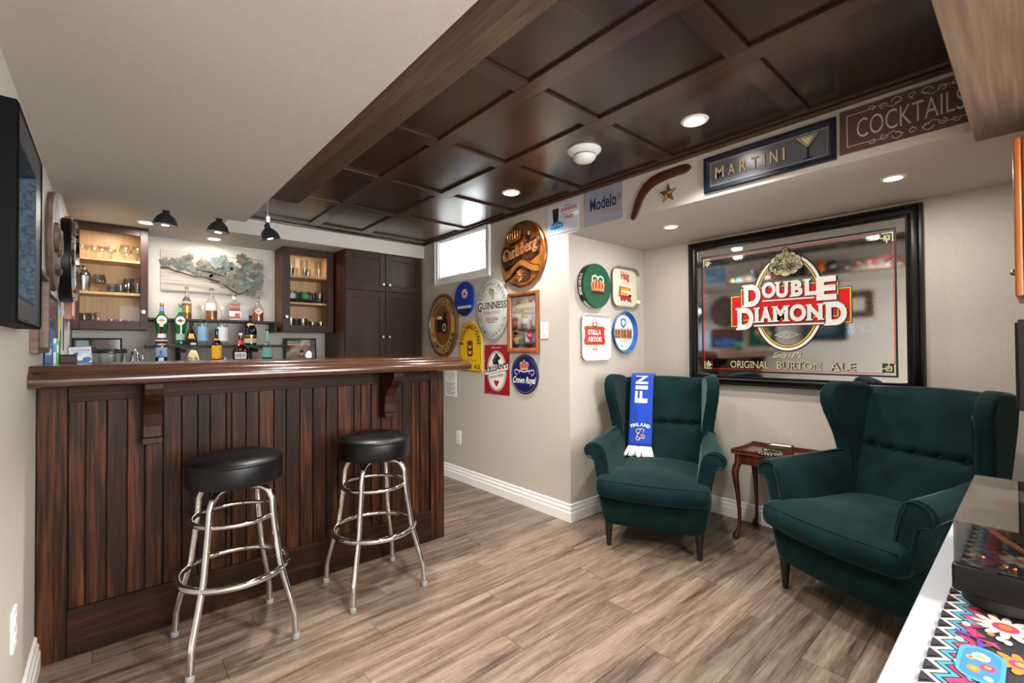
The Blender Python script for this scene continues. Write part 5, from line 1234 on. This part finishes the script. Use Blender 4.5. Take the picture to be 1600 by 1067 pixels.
bottle('round red-sealed orange liqueur bottle on the lower tier', .781, 4.20, zl, .228, .114, 'round', mat('#35120c', .07, coat=.5, trans=.2), Lw, labels=((.10, .33, .75, W_), (.14, .29, .6, mat('#8d8a84', .5))), neck=(.60, .76, Lr))
bottle('teal-labelled clear bottle, rightmost on the lower tier', .975, 4.20, zl, .262, .080, 'long', CRYST, BLACKM, TEAL, .24, labels=((.12, .42, 1.1, Lt),), neck=(.62, .92, Lt))
bottle('wide pale tequila bottle with orange and yellow label on the lower tier', .470, 4.22, zl, .150, .108, 'bell', CRYST, W_, YLQ, .4, labels=((.1, .62, .8, mat('#e9d8a0', .5)),))
bottle('small clear bottle with green cap and pale blue label on the lower tier', .455, 4.135, zl, .104, .068, 'round', CRYST, mat('#2f6e48', .5), YLQ, .4, labels=((.06, .24, .9, Lb),))
bottle('tiny blue bottle in front of the red aperitif on lower tier', .270, 4.135, zl, .090, .034, 'slim', mat('#3d7fc4', .1, trans=.3), BLACKM, labels=((.15, .45, 1.0, W_),))
def tumbler(label, x, y, z, r, h, cat='glass', name='tumbler', group=None, m=None):
    o = MB(m or CRYST).lathe([(.0001, 0), (r*.85, 0), (r*.86, .004), (r, h), (r*.93, h), (r*.8, .008), (.0001, .008)], 20).build(name, None, smooth=35)
    o.location = (x, y, z); tag(o, label, cat, group); return o
tumbler('tiny clear shot glass beside the yellow-labelled bottle', .665, 4.135, zl, .017, .042)

# glassware
def coupe(x, y, z, s=1): return [(.0001, 0), (.03*s, 0), (.028*s, .003), (.005*s, .006), (.004*s, .06*s), (.02*s, .07*s), (.042*s, .09*s), (.047*s, .115*s), (.045*s, .115*s), (.038*s, .09*s), (.0001, .072*s)]
def goblet(x, y, z, s=1): return [(.0001, 0), (.03*s, 0), (.028*s, .003), (.006*s, .01), (.006*s, .035*s), (.025*s, .045*s), (.04*s, .07*s), (.041*s, .09*s), (.03*s, .135*s), (.0285*s, .135*s), (.039*s, .09*s), (.038*s, .072*s), (.0001, .05*s)]
def mugp(x, y, z, s=1): return [(.0001, 0), (.034*s, 0), (.036*s, .004), (.036*s, .09*s), (.033*s, .09*s), (.032*s, .012), (.0001, .012)]
def tall(x, y, z, s=1): return [(.0001, 0), (.024*s, 0), (.026*s, .004), (.036*s, .10*s), (.033*s, .15*s), (.031*s, .15*s), (.034*s, .10*s), (.023*s, .012), (.0001, .012)]
def gl(kind, name, label, x, y, z, s, group, handle=False, band=None):
    mb = MB(CRYST).lathe(kind(0, 0, 0, s), 20)
    if handle: mb.tube([(.034*s, 0, .075*s), (.055*s, 0, .072*s), (.06*s, 0, .045*s), (.052*s, 0, .022*s), (.034*s, 0, .02*s)], .005*s, 8)
    o = mb.build(name, None, smooth=40); o.location = (x, y, z); tag(o, label, 'glass', group)
    if band:
        q = .0365*s; MB(band).lathe([(q, .03*s), (q, .068*s)], 10, a0=R(-150), a1=R(-60)).build('emblem', o, smooth=40)
    return o
GA = 'glasses in the left glass cabinet'; GB = 'glasses in the right glass cabinet'
ORD = ('leftmost', 'second from left', 'third from left', 'fourth from left', 'fifth from left', 'rightmost')
for i, x in enumerate((-.135, -.085, -.045, -.005)): gl(coupe, 'coupe_glass', ORD[i]+' of the clear coupe glasses on left cabinet top shelf', x, 4.44+.085*(i % 2), z_l[2], .82, GA)
gl(goblet, 'goblet', 'stemmed goblet on left cabinet top shelf, left of pair', .075, 4.47, z_l[2], .9, GA); gl(goblet, 'goblet', 'stemmed goblet on left cabinet top shelf, against the right side', .145, 4.47, z_l[2], .9, GA)
sh = thing('cocktail_shaker', 'steel cocktail shaker on middle shelf of left cabinet', 'cocktail shaker', (-.152, 4.46, z_l[1]))
MB(STEEL).lathe([(.0001, 0), (.030, 0), (.032, .005), (.042, .10), (.042, .112), (.0001, .112)], 24).build('cup', sh, smooth=40); MB(CHROME).lathe([(.0425, .1125), (.040, .13), (.026, .148), (.018, .155), (.018, .178), (.008, .185), (.0001, .186)], 24).build('lid', sh, smooth=40)
gl(goblet, 'snifter', 'brandy snifter on middle shelf of left cabinet', -.066, 4.46, z_l[1], .95, GA); gl(mugp, 'glass_mug', 'small glass mug with dark emblem on left cabinet middle shelf', .0, 4.46, z_l[1], .72, GA, True, mat('#26384a', .5)); gl(mugp, 'glass_mug', 'small plain glass mug on left cabinet middle shelf', .05, 4.46, z_l[1], .78, GA, True)
gl(tall, 'beer_glass', 'tall clear glass on left cabinet middle shelf, inner one', .095, 4.50, z_l[1], .8, GA); gl(tall, 'beer_glass', 'tall clear glass on left cabinet middle shelf, at right side', .145, 4.46, z_l[1], .8, GA)
dc = MB(CRYST).lathe([(.0001, 0), (.055, 0), (.056, .01), (.03, .05), (.012, .07), (.011, .10), (.018, .105), (.016, .106), (.0001, .10)], 24).build('decanter', None, smooth=40); dc.location = (-.075, 4.45, z_l[0]); tag(dc, 'wide-based glass decanter on bottom shelf of left cabinet', 'decanter')
for i, (x, k) in enumerate(((-.150, tall), (-.105, tall), (.0, mugp), (.05, mugp), (.1, mugp), (.15, mugp))): gl(k, 'drinking_glass', ORD[i]+' plain clear glass on left cabinet bottom shelf', x, 4.565, z_l[0], .7, GA)
for i, x in enumerate((1.21, 1.265, 1.325, 1.385, 1.45)): gl(mugp if i % 2 else tall, 'beer_mug' if i % 2 else 'beer_glass', ORD[i if i < 4 else 5]+(' glass, a handled beer mug,' if i % 2 else ' glass, a plain beer glass,')+' on right cabinet top shelf', x+.01, 4.43+.11*(i % 2), z_r[2], 1.05, GB, bool(i % 2))
BC = [mat('#c9ccd0', .5), mat('#1f8a3a', .4), mat('#3aa84a', .4), mat('#4f74c4', .4), None]
BL = ['beer glass with white emblem on right cabinet middle shelf', 'beer glass with dark green emblem on right cabinet middle shelf', 'beer glass with bright green emblem on right cabinet middle shelf', 'beer glass with blue emblem on right cabinet middle shelf', 'plain beer glass at right end of right cabinet middle shelf']
for i, x in enumerate((1.225, 1.285, 1.34, 1.40, 1.465)): gl(mugp, 'beer_glass', BL[i], x, 4.42+.1*(i % 2), z_r[1], 1.15, GB, False, BC[i])
for i, x in enumerate((1.225, 1.33, 1.415, 1.49)): gl(mugp, 'glass_stein', 'heavy clear stein on right cabinet bottom shelf, '+('leftmost', 'second from left', 'third from left', 'rightmost')[i], x, 4.46, z_r[0], 1.2 if i < 2 else .9, GB, i < 3)

# pendant lamps
def pendant(label, x, y, zr, ztop, tilt):
    zr += .036
    t = thing('pendant_lamp', label, 'lamp', (x, y, zr), group='three black pendant lamps over the back bar')
    BM = mat('#25292e', .32, coat=.2); mb = MB(BM); mb.M = Matrix.Translation((0, 0, .075)) @ Matrix.Rotation(tilt, 4, 'Y') @ Matrix.Translation((0, 0, -.075))
    mb.lathe([(.062, 0), (.060, .006), (.056, .022), (.046, .044), (.030, .062), (.018, .070), (.0175, .090), (.012, .098), (.0001, .099)], 32); M_ = mb.M; mb.build('shade', t, smooth=45)
    i = MB(mat('#d8d9dc', .3, .6)); i.M = M_; i.open_lathe([(.061, .001), (.055, .020), (.044, .042), (.028, .058), (.0001, .060)], 32).build('reflector', t, smooth=45)
    b = MB(LAMPON); b.M = M_; b.lathe([(.0001, -.004), (.018, .0), (.028, .012), (.03, .022), (.02, .04), (.0001, .05)], 20).build('bulb', t, smooth=60)
    k = MB(mat('#2a2c30', .4, .5)); k.ball((0, 0, .104), .011, 12, 8); k.box(-.016, .018, -.004, .004, .108, .114); k.build('knuckle', t, smooth=50)
    MB(STEEL).tube([(0, 0, .112), (0, 0, ztop-zr-.008)], .0045, 10).build('stem', t, smooth=60)
    MB(mat('#3a3532', .4, .5)).box(-.06, .06, -.012, .012, ztop-zr-.010, ztop-zr-.0005).build('ceiling_bar', t, bevel=.002, seg=1)
    l = bpy.data.lights.new('pendant_light', 'SPOT'); l.energy = P_PEND*4; l.spot_size = R(120); l.spot_blend = .7; l.color = WARM; l.shadow_soft_size = .03
    o = bpy.data.objects.new('pendant_light', l); COL.objects.link(o); o.location = (x, y, zr-.02)
pendant('black pendant lamp, nearest the left glass cabinet', .240, 3.36, 1.893, ZB, R(3))
pendant('black pendant lamp, middle one above the vermouth bottles', .506, 3.36, 1.893, ZB, R(4))
pendant('black pendant lamp on long stem hanging from the wood panels', .780, 3.36, 1.897, 2.24, R(-14))
MB(STEEL).box(.77, .792, 3.345, 3.352, 2.041, 2.081).build('pendant_clip', bpy.data.objects['pendant_lamp.002']); bpy.data.objects['pendant_clip'].location = (-.78, -3.36, -1.933)

# things on the back counter
bf = wallsign('bar_mirror', 'small black-framed gin mirror leaning on the back wall by pantry', 'mirror', '-y', 1.346, YB-.05, 1.112)
bf.rotation_euler = (PI/2-R(6), 0, 0)
frame_parts(bf, .287, .375, [(0, 0), (0, .014), (.004, .018), (.012, .018), (.014, .006), (.014, 0)], BLACK); MB(MIRROR).rect(-.131, .131, -.176, .176, .003, t=.003).build('mirror_glass', bf)
mb = MB(RD); tbox(mb, 'BEEFEATER', -.09, .10, .085, .118, .0066, mat('#a31b1f', .4), off=.03); mb.rect(-.115, .02, .122, .135, .0066, mat('#d9c07a', .5)); mb.rect(-.115, -.02, .140, .158, .0066, mat('#9bb4c4', .5))
mb.poly([(-.02, -.1), (.045, -.1), (.04, .02), (.03, .03), (-.01, .03), (-.025, .015)], .0066, mat('#a31b1f', .4)); mb.ell(.01, .042, .012, .014, .0068, mat('#d8b090', .5), 14); mb.poly([(-.008, .05), (.028, .05), (.024, .078), (-.004, .078)], .0069, BK); mb.rect(-.02, .04, -.03, -.022, .0069, BK)
mb.build('mirror_printing', bf)
bk = thing('ice_bucket', 'steel ice bucket with black lid at left end behind bar', 'ice bucket', (-.012, 4.2, .9205)); bk.scale = (1, 1, 1.05)
MB(STEEL).lathe([(.0001, 0), (.088, 0), (.092, .005), (.097, .235), (.099, .245), (.0001, .245)], 36).build('pail', bk, smooth=40); MB(mat('#1c1e20', .2)).lathe([(.099, .2455), (.1, .252), (.096, .268), (.09, .274), (.0001, .276)], 36).build('lid', bk, smooth=40)
fa_ = thing('beer_tap_ornament', 'polished chrome shaker standing right of the ice bucket', 'cocktail shaker', (.128, 4.2, .9205)); MB(CHROME).lathe([(.0001, 0), (.034, 0), (.036, .01), (.038, .16), (.034, .20), (.024, .225), (.021, .262), (.012, .285), (.0001, .288)], 28).build('body', fa_, smooth=50); MB(CHROME).tube([(.02, -.02, .17), (.045, -.03, .20), (.04, -.03, .24), (.018, -.012, .25)], .006, 8).build('spout', fa_, smooth=60)
mc = wallsign('menu_card', 'blue and white printed card leaning by the ice bucket', 'card', '-y', -.143, 4.06, 1.075); mc.rotation_euler = (PI/2-R(8), R(-4), 0)
MB(mat('#cfdbe6', .4)).rect(-.057, .057, -.151, .151, 0, t=.004).build('card', mc); mb = MB(mat('#23384f', .5)); mb.rring(-.057, .057, -.151, .151, .003, .0042, BK); tmid(mb, 'Tasting', 0, .125, .014, .0044, RD, .09)
for x, y, r, c in ((-.02, .105, .012, '#2f6fae'), (.02, .095, .016, '#e9eef2'), (.0, .075, .022, '#f2f4f5'), (.03, .065, .022, '#3b7fc0'), (-.03, .055, .022, '#4b8ac6'), (.01, .04, .03, '#2f6fae'), (-.02, .085, .006, '#b0522f'), (-.03, .03, .02, '#eef2f4')): mb.ell(x, y, r, r*.7, .0044, mat(c, .5), 12)
mb.build('printing', mc)
pm2 = wallsign('framed_picture', 'dark glazed picture with red arc low on back wall, left end', 'picture', '-y', -.075, YB-.001, 1.16)
frame_parts(pm2, .275, .26, [(0, 0), (0, .014), (.004, .016), (.010, .014), (.012, 0)], BLACK); MB(mat('#16181c', .08)).rect(-.127, .127, -.119, .119, .002, t=.003).build('glazing', pm2)
mb = MB(mat('#a8222a', .5)); mb.ering(.02, -.02, .09, .11, .005, .0055, mat('#a8222a', .5), 24, R(20), R(160)); mb.rect(-.12, -.05, .06, .11, .0055, mat('#aab4bb', .5)); mb.ell(.03, .05, .02, .02, .0057, mat('#2f6e48', .5)); mb.build('printing', pm2)
# left end of bar: a few books and a dark box on the bar top
def bookb(label, x, th, h, c, c2):
    t = thing('book', label, 'book', (x, 2.74, 1.1453), group='books standing on the bar top'); MB(mat(c, .45)).box(0, th, 0, .09, 0, h).build('cover', t, bevel=.001, seg=1); MB(mat('#e8e4d8', .7)).box(.0015, th-.0015, .001, .091, .002, h+.0006).build('pages', t); MB(mat(c2, .5)).box(th*.15, th*.85, -.0008, -.0001, h*.45, h*.8).build('title_block', t)
bookb('blue book at the left end of the bar top', -.211, .025, .078, '#1e4372', '#7f9cb8'); bookb('thin white book beside the blue one on bar top', -.185, .010, .105, '#b9c2cc', '#2f6fae'); bookb('thin green book on the bar top beside the white one', -.174, .006, .098, '#2b9a4a', '#d8e8d8')
bxo = thing('wooden_box', 'small dark brown box on bar top beside the books', 'box', (-.165, 2.74, 1.1453)); MB(CABW).box(0, .052, 0, .05, 0, .032).build('case', bxo, bevel=.002, seg=1); MB(CABW).box(-.001, .053, -.001, .051, .0322, .037).build('lid', bxo, bevel=.001, seg=1)

# ================================================================== LEFT WALL (seen edge-on and in the big mirror)
def LW(name, label, cat, y, z, group=None): return wallsign(name, label, cat, '+x', XL+.0012, y, z, group)
ORN = mottle('ornate_black_silver', '#070b14', '#48617a', .4, 150, .4, lo=.50, hi=.60, bump=.6)
t = LW('ornate_frame', 'black ornate shadow-box frame with silver scrollwork on left wall', 'picture frame', 1.757, 1.518)
frame_parts(t, .475, .508, [(0, 0), (0, .050), (.006, .054), (.012, .050)], mat('#020203', .6, 0, .1)); frame_parts(t, .451, .484, [(0, .0495), (0, .051), (.050, .046), (.055, .040)], ORN, 'scroll_band'); frame_parts(t, .345, .378, [(0, .039), (.0, .044), (.006, .046), (.012, .02), (.012, .002)], mottle('grey_blue_inner_lining', '#1a242d', '#364756', .8, 90), 'inner_bead')
MB(mat('#4a5b68', .9, 0, .0)).rect(-.162, .162, -.178, .178, .002, t=.012).build('artwork', t)
mb = MB(mat('#6b6c63', .9, 0, 0)); mb.rect(-.13, -.01, -.10, .12, .0145, mat('#6b6c63', .9, 0, 0)); mb.rect(.01, .13, -.10, .12, .0145, mat('#6b6c63', .9, 0, 0)); mb.ell(-.07, .09, .012, .012, .0149, RD, 12); mb.ell(.07, .09, .012, .012, .0149, RD, 12)
for i in range(8): mb.rect(-.11, -.03, .06-.018*i, .064-.018*i, .0149, mat('#7a776c', .6)); mb.rect(.03, .11, .06-.018*i, .064-.018*i, .0149)
mb.build('certificates', t)
t = LW('rustic_frame', 'brown rustic wood frame with aged certificate, seen in the big mirror', 'picture frame', 1.41, 1.69)
frame_parts(t, .30, .32, [(0, 0), (0, .014), (.005, .018), (.05, .016), (.055, 0)], RUSTIC); MB(mat('#55524c', .5)).rect(-.098, .098, -.108, .108, .002, t=.003).build('mount', t); mb = MB(mat('#cfcab4', .6)).rect(-.06, .06, -.075, .075, .0054)
mb.ell(0, .035, .022, .028, .0058, mat('#b08a70', .6), 16); mb.ell(0, -.055, .008, .008, .0058, BK, 12)
for i in range(4): mb.rect(-.04, .04, -.01-.011*i, -.006-.011*i, .0058, mat('#8a8472', .6))
mb.build('certificate', t)
t = LW('paper_note', 'small white sheet on left wall, beside the happy sign in mirror', 'note', 1.525, 1.395); MB(mat('#d9dce2', .6)).rect(-.058, .058, -.066, .066, 0, t=.001).build('sheet', t); mb = MB(mat('#a3a8b4', .6)).rect(-.025, .025, -.01, -.007, .0013); mb.rect(-.03, -.005, .02, .023, .0013); mb.build('writing', t)
t = LW('tin_sign', 'tiny white happy sign on left wall seen in the mirror', 'sign', 1.322, 1.402); MB(mat('#d0d0ce', .5)).poly(rr(-.07, .07, -.042, .042, .008), 0, t=.002).build('plate', t); mb = MB(BK); mb.rring(-.066, .066, -.038, .038, .002, .0024, BK); tmid(mb, 'DO WHAT', 0, .022, .009, .0024, BK, .07); tmid(mb, 'HAPPY', 0, -.002, .020, .0024, BK, .09, off=.03); mb.build('printing', t)
t = LW('wooden_plaque', 'round carved wooden plaque with two rings, on left wall by bar', 'plaque', 2.985, 1.70)
PLQ = mottle('plaque_wood', '#3f2f26', '#6d5646', .6, 14); MB(PLQ).lathe([(.222, 0), (.228, .010), (.222, .022), (.0001, .022)], 48).build('disc', t, smooth=35)
mb = MB(PLQ)
for x in (-.075, .075): mb.tube([(x+.055*cos(2*PI*i/28), .01+.055*sin(2*PI*i/28), .026) for i in range(28)], .012, 8, True)
for i in range(7): mb.ball((-.06+.02*i, -.125-.01*(i % 2), .024), .016, 8, 6)
mb.build('carving', t, smooth=50); mb = MB(mat('#2c211b', .6)); tarc(mb, 'MOOSEHEAD', 0, 0, .17, .17, .032, 150, 30, .0226, mat('#2c211b', .6), off=.02); mb.build('lettering', t)
t = LW('neon_style_sign', 'dark sign with red lettering above blue shape, left wall over bar', 'sign', 2.972, 1.318)
frame_parts(t, .46, .27, [(0, 0), (0, .012), (.006, .014), (.010, .012), (.010, 0)], BLACK); MB(mat('#39424c', .25)).rect(-.222, .222, -.126, .126, .002, t=.004).build('panel', t); mb = MB(RD); tbox(mb, 'BUDWEISER', -.20, .20, .035, .105, .0065, mat('#8e2228', .4), off=.02); mb.rring(-.214, .214, .022, .118, .003, .0064, mat('#8e2228', .4)); BB = mat('#1f62b8', .4)
for x, y, a, b_ in ((-.13, -.08, .07, .03), (-.02, -.07, .09, .045), (.10, -.08, .08, .03), (.0, -.03, .10, .02)): mb.ell(x, y, a, b_, .0066, BB, 18)
for x in (-.10, .02, .15): mb.ering(x, -.06, .03, .03, .003, .0069, mat('#cfc9a8', .4), 18)
mb.build('printing', t)
t = LW('glazed_sign', 'green glazed sign in wood frame hanging above the bar end', 'sign', 2.49, 1.345)
frame_parts(t, .36, .31, [(0, 0), (0, .020), (.006, .024), (.020, .022), (.022, 0)], RUSTIC); MB(mat('#0f5a42', .15)).rect(-.158, .158, -.133, .133, .002, t=.004).build('panel', t); mb = MB(RD)
for x, y, r, c in ((-.03, .05, .05, '#d8cfa8'), (-.03, .05, .04, '#b3303a'), (.05, .04, .04, '#c9a54e'), (-.08, .01, .03, '#d8cfa8'), (.02, .0, .035, '#8e2228'), (-.03, -.04, .03, '#c9a54e')): mb.ell(x, y, r, r, .0064+r*.004*0+.0002*abs(hash(c)) % 1*0, mat(c, .4), 18)
mb.build('printing', t)
t = LW('wall_clock', 'large round black clock with chrome bezel on the left wall', 'clock', 3.56, 1.70)
MB(BLACK).lathe([(.225, 0), (.235, .01), (.235, .045), (.225, .052), (.0001, .052)], 48).build('case', t, smooth=35); MB(CHROME).lathe([(.222, .0523), (.224, .066), (.205, .070), (.200, .0523)], 48).build('bezel', t, smooth=40); MB(mat('#c9cfd4', .15)).lathe([(.0001, .0525), (.198, .0525), (.198, .0535), (.0001, .0535)], 40).build('dial', t)
mb = MB(BK)
for i in range(12): a = PI*i/6; mb.line([(.165*cos(a), .165*sin(a)), (.19*cos(a), .19*sin(a))], .008, .0542)
mb.line([(0, 0), (.06, .09)], .009, .0545); mb.line([(0, 0), (-.12, .05)], .006, .0545); mb.build('hands', t)
t = LW('oak_frame', 'orange oak framed panel beyond the clock on left wall', 'picture frame', 4.02, 1.70); frame_parts(t, .36, .62, [(0, 0), (0, .03), (.006, .034), (.03, .03), (.034, 0)], OAK); MB(mat('#d9d2c4', .3)).rect(-.147, .147, -.277, .277, .002, t=.004).build('print', t)
t = LW('round_sign', 'small white and red round sign high on left wall, in mirror', 'sign', 3.29, 1.915); MB(WH).lathe([(.085, 0), (.0865, .006), (.0001, .008)], 36).build('disc', t, smooth=35); mb = MB(RD); mb.ering(0, 0, .08, .08, .015, .0085, mat('#8e2228', .5)); mb.ell(0, 0, .03, .02, .0086, BLU, 14); mb.build('printing', t)
t = LW('poster_board', 'pale blue poster sheet on left wall behind the bar', 'poster', 3.30, 1.30); MB(mat('#b5c6da', .5)).rect(-.10, .55, -.14, .14, 0, t=.002).build('sheet', t); mb = MB(mat('#cdb14a', .5)).rect(.12, .26, -.09, .10, .003, t=.003); mb.use(BK).rect(.16, .22, -.07, .01, .0065); mb.rect(.42, .50, -.10, .10, .003, mat('#22303f', .5)); mb.build('printing', t)

# picture and collection on the ledge (visible in the mirror)
t = wallsign('framed_picture', 'small blue framed picture on soffit face beyond the ledge, in mirror', 'picture', '+x', .6112, 2.75, 2.115); frame_parts(t, .29, .225, [(0, 0), (0, .010), (.004, .012), (.014, .010), (.016, 0)], mat('#c3ccd4', .4)); MB(mottle('blue_painting', '#2f5f8a', '#86b4d4', .3, 14)).rect(-.13, .13, -.097, .097, .002, t=.003).build('painting', t)
LZ = ZS+.0203; LX = .68
def L_(name, label, cat, y, group=None): return thing(name, label, cat, (LX, y, LZ), group=group)
GF = 'little figures at the far end of the ledge'
for y, c, nm in ((2.50, '#b7c46a', 'pale green'), (2.43, '#4fa3c9', 'light blue'), (2.35, '#6a4a52', 'dark plum')):
    t = L_('frog_figurine', nm+' little frog figurine on the ledge', 'figurine', y, GF); c_ = mat(c, .3); MB(c_).ball((0, 0, .020), .022, 12, 8, (1, 1.1, .85)).build('body', t, smooth=80); mb = MB(c_)
    mb.ball((.006, -.011, .040), .008, 8, 6); mb.ball((.006, .011, .040), .008, 8, 6); mb.use(BK).ball((.012, -.011, .042), .0035, 6, 5); mb.ball((.012, .011, .042), .0035, 6, 5); mb.build('eyes', t, smooth=80); mb = MB(c_); mb.ball((.004, -.024, .008), .010, 8, 6); mb.ball((.004, .024, .008), .010, 8, 6); mb.build('legs', t, smooth=80)
t = L_('metal_bust', 'grey rounded metal ornament on the ledge', 'ornament', 2.255); MB(mat('#5a5d62', .35, .6)).lathe([(.03, 0), (.032, .01), (.022, .02), (.024, .06), (.03, .075)], 24).build('base', t, smooth=40); MB(mat('#6d7076', .3, .7)).ball((0, 0, .095), .032, 16, 12).build('head', t, smooth=80)
bottle('amber bottle standing on the ledge, tallest thing there', .68, 2.15, LZ, .20, .06, 'slim', AMB, BLACKM, labels=(), group='bottles on the display ledge')
t = L_('paper_carton', 'cream printed carton on the ledge beside amber bottle', 'carton', 2.085); MB(mat('#e2dccc', .6)).box(-.03, .03, -.03, .03, 0, .11).build('carton', t, bevel=.001, seg=1); MB(RD).box(.0302, .031, -.022, .022, .03, .06).build('label_print', t)
t = L_('red_tin', 'red rectangular tin on the display ledge', 'tin', 1.985); MB(mat('#c02a22', .35)).box(-.03, .03, -.04, .04, 0, .12).build('can', t, bevel=.006, seg=3); MB(STEEL).lathe([(.018, .1202), (.018, .130), (.0001, .131)], 18).build('lid', t, smooth=40)
for i, (y, h, c) in enumerate(((1.875, .115, '#23262c'), (1.80, .10, '#2d4a7c'), (1.73, .12, '#2a2a2e'))):
    t = L_('beer_stein', ('dark pewter stein', 'blue stoneware stein', 'black stoneware stein')[i]+' on the ledge behind the mirror lettering', 'stein', y, 'steins on the display ledge'); m_ = mat(c, .35); MB(m_).lathe([(.0001, 0), (.032, 0), (.034, .006), (.030, .02), (.028, h-.02), (.030, h-.012), (.029, h-.010), (.0001, h-.011)], 24).build('body', t, smooth=40); MB(m_).tube([(0, -.028, h*.75), (0, -.048, h*.72), (0, -.05, h*.4), (0, -.03, h*.25)], .004, 8).build('handle', t, smooth=60); MB(STEEL).lathe([(.030, h-.0098), (.02, h-.002), (.006, h+.002), (.004, h+.012), (.0001, h+.013)], 20).build('lid', t, smooth=40)
t = L_('white_helmet', 'small silver and white football helmet ornament on the ledge', 'ornament', 1.64); MB(mat('#c9ccd2', .2)).ball((0, 0, .05), .045, 18, 12, (1, 1.05, .95)).build('shell', t, smooth=80); MB(WH).box(-.03, .035, -.04, .04, 0, .012).build('stand', t, bevel=.002, seg=1); MB(BLACKM).tube([(.035, -.03, .03), (.055, 0, .028), (.035, .03, .03)], .003, 8).build('face_guard', t, smooth=60)
t = L_('orange_jug', 'bright orange glazed jug on the display ledge', 'jug', 1.552); OJ = mat('#e0671a', .25, coat=.4); MB(OJ).lathe([(.0001, 0), (.042, 0), (.046, .01), (.046, .09), (.040, .11), (.030, .125), (.032, .15), (.028, .15), (.0001, .145)], 28).build('body', t, smooth=40); MB(OJ).tube([(0, -.030, .14), (0, -.055, .13), (0, -.06, .09), (0, -.045, .06)], .006, 10).build('handle', t, smooth=60); mb = MB(mat('#a8430f', .4)); mb.lathe([(.0463, .03), (.0463, .036)], 28); mb.lathe([(.0463, .08), (.0463, .085)], 28); mb.build('bands', t)
t = L_('black_helmet', 'black miniature football helmet with grille on the ledge', 'ornament', 1.447); MB(mat('#101114', .15, coat=.5)).ball((0, 0, .075), .048, 20, 14, (1, 1.05, .95)).build('shell', t, smooth=80); mb = MB(STEEL); mb.tube([(.03, -.04, .06), (.06, 0, .05), (.03, .04, .06)], .003, 8); mb.tube([(.03, -.035, .045), (.058, 0, .035), (.03, .035, .045)], .003, 8); mb.tube([(.055, 0, .055), (.055, 0, .03)], .003, 8); mb.build('face_guard', t, smooth=60); MB(BLACKM).lathe([(.0001, 0), (.03, 0), (.028, .008), (.01, .012), (.01, .035), (.0001, .035)], 20).build('stand', t, smooth=40)
for i, y in enumerate((1.335, 1.215, 1.115)):
    t = L_('glass_mug', ('clear glass mug with red badge on the ledge, next to the black helmet', 'clear glass mug with red badge on the ledge, middle of three', 'clear glass mug with red badge on the ledge, next to the motorcycle')[i], 'mug', y, 'glass mugs on the display ledge'); MB(CRYST).lathe([(.0001, 0), (.036, 0), (.038, .006), (.038, .11), (.034, .11), (.033, .012), (.0001, .012)], 24).build('glass', t, smooth=40); MB(CRYST).tube([(0, -.036, .09), (0, -.062, .085), (0, -.064, .04), (0, -.036, .03)], .006, 8).build('handle', t, smooth=60); MB(Lr).lathe([(.0385, .052), (.0385, .070)], 8, a0=-.28, a1=.28).build('badge', t, smooth=40)
t = L_('toy_motorcycle', 'red toy motorcycle at the near end of the ledge', 'toy motorcycle', .965)
for y, nm in ((-.075, 'wheel'), (.075, 'wheel')):
    mb = MB(BLACKM); mb.tube([(0, y+.034*cos(2*PI*i/24), .040+.034*sin(2*PI*i/24)) for i in range(24)], .0055, 8, True); mb.use(CHROME)
    for i in range(8): a = PI*i/4; mb.tube([(0, y, .04), (0, y+.03*cos(a), .04+.03*sin(a))], .001, 4)
    mb.build(nm, t, smooth=60)
RM = mat('#b01c20', .2, coat=.5); mb = MB(RM).ball((0, .012, .088), .024, 14, 10, (.5, 1.3, .7)); mb.tube([(0, .075, .082), (0, .11, .06)], .008, 8); mb.tube([(0, -.04, .085), (0, -.09, .08), (0, -.115, .06)], .010, 8); mb.build('bodywork', t, smooth=60)
mb = MB(CHROME).box(-.012, .012, -.02, .025, .03, .062); mb.tube([(.012, .01, .035), (.014, -.06, .032), (.014, -.11, .036)], .005, 8); mb.tube([(0, .075, .04), (0, .055, .105)], .004, 8); mb.tube([(-.03, .045, .115), (0, .055, .108), (.03, .045, .115)], .003, 8); mb.build('engine', t, smooth=50); MB(BLACKM).ball((0, -.03, .090), .018, 12, 8, (.6, 1.6, .4)).build('saddle', t, smooth=80)
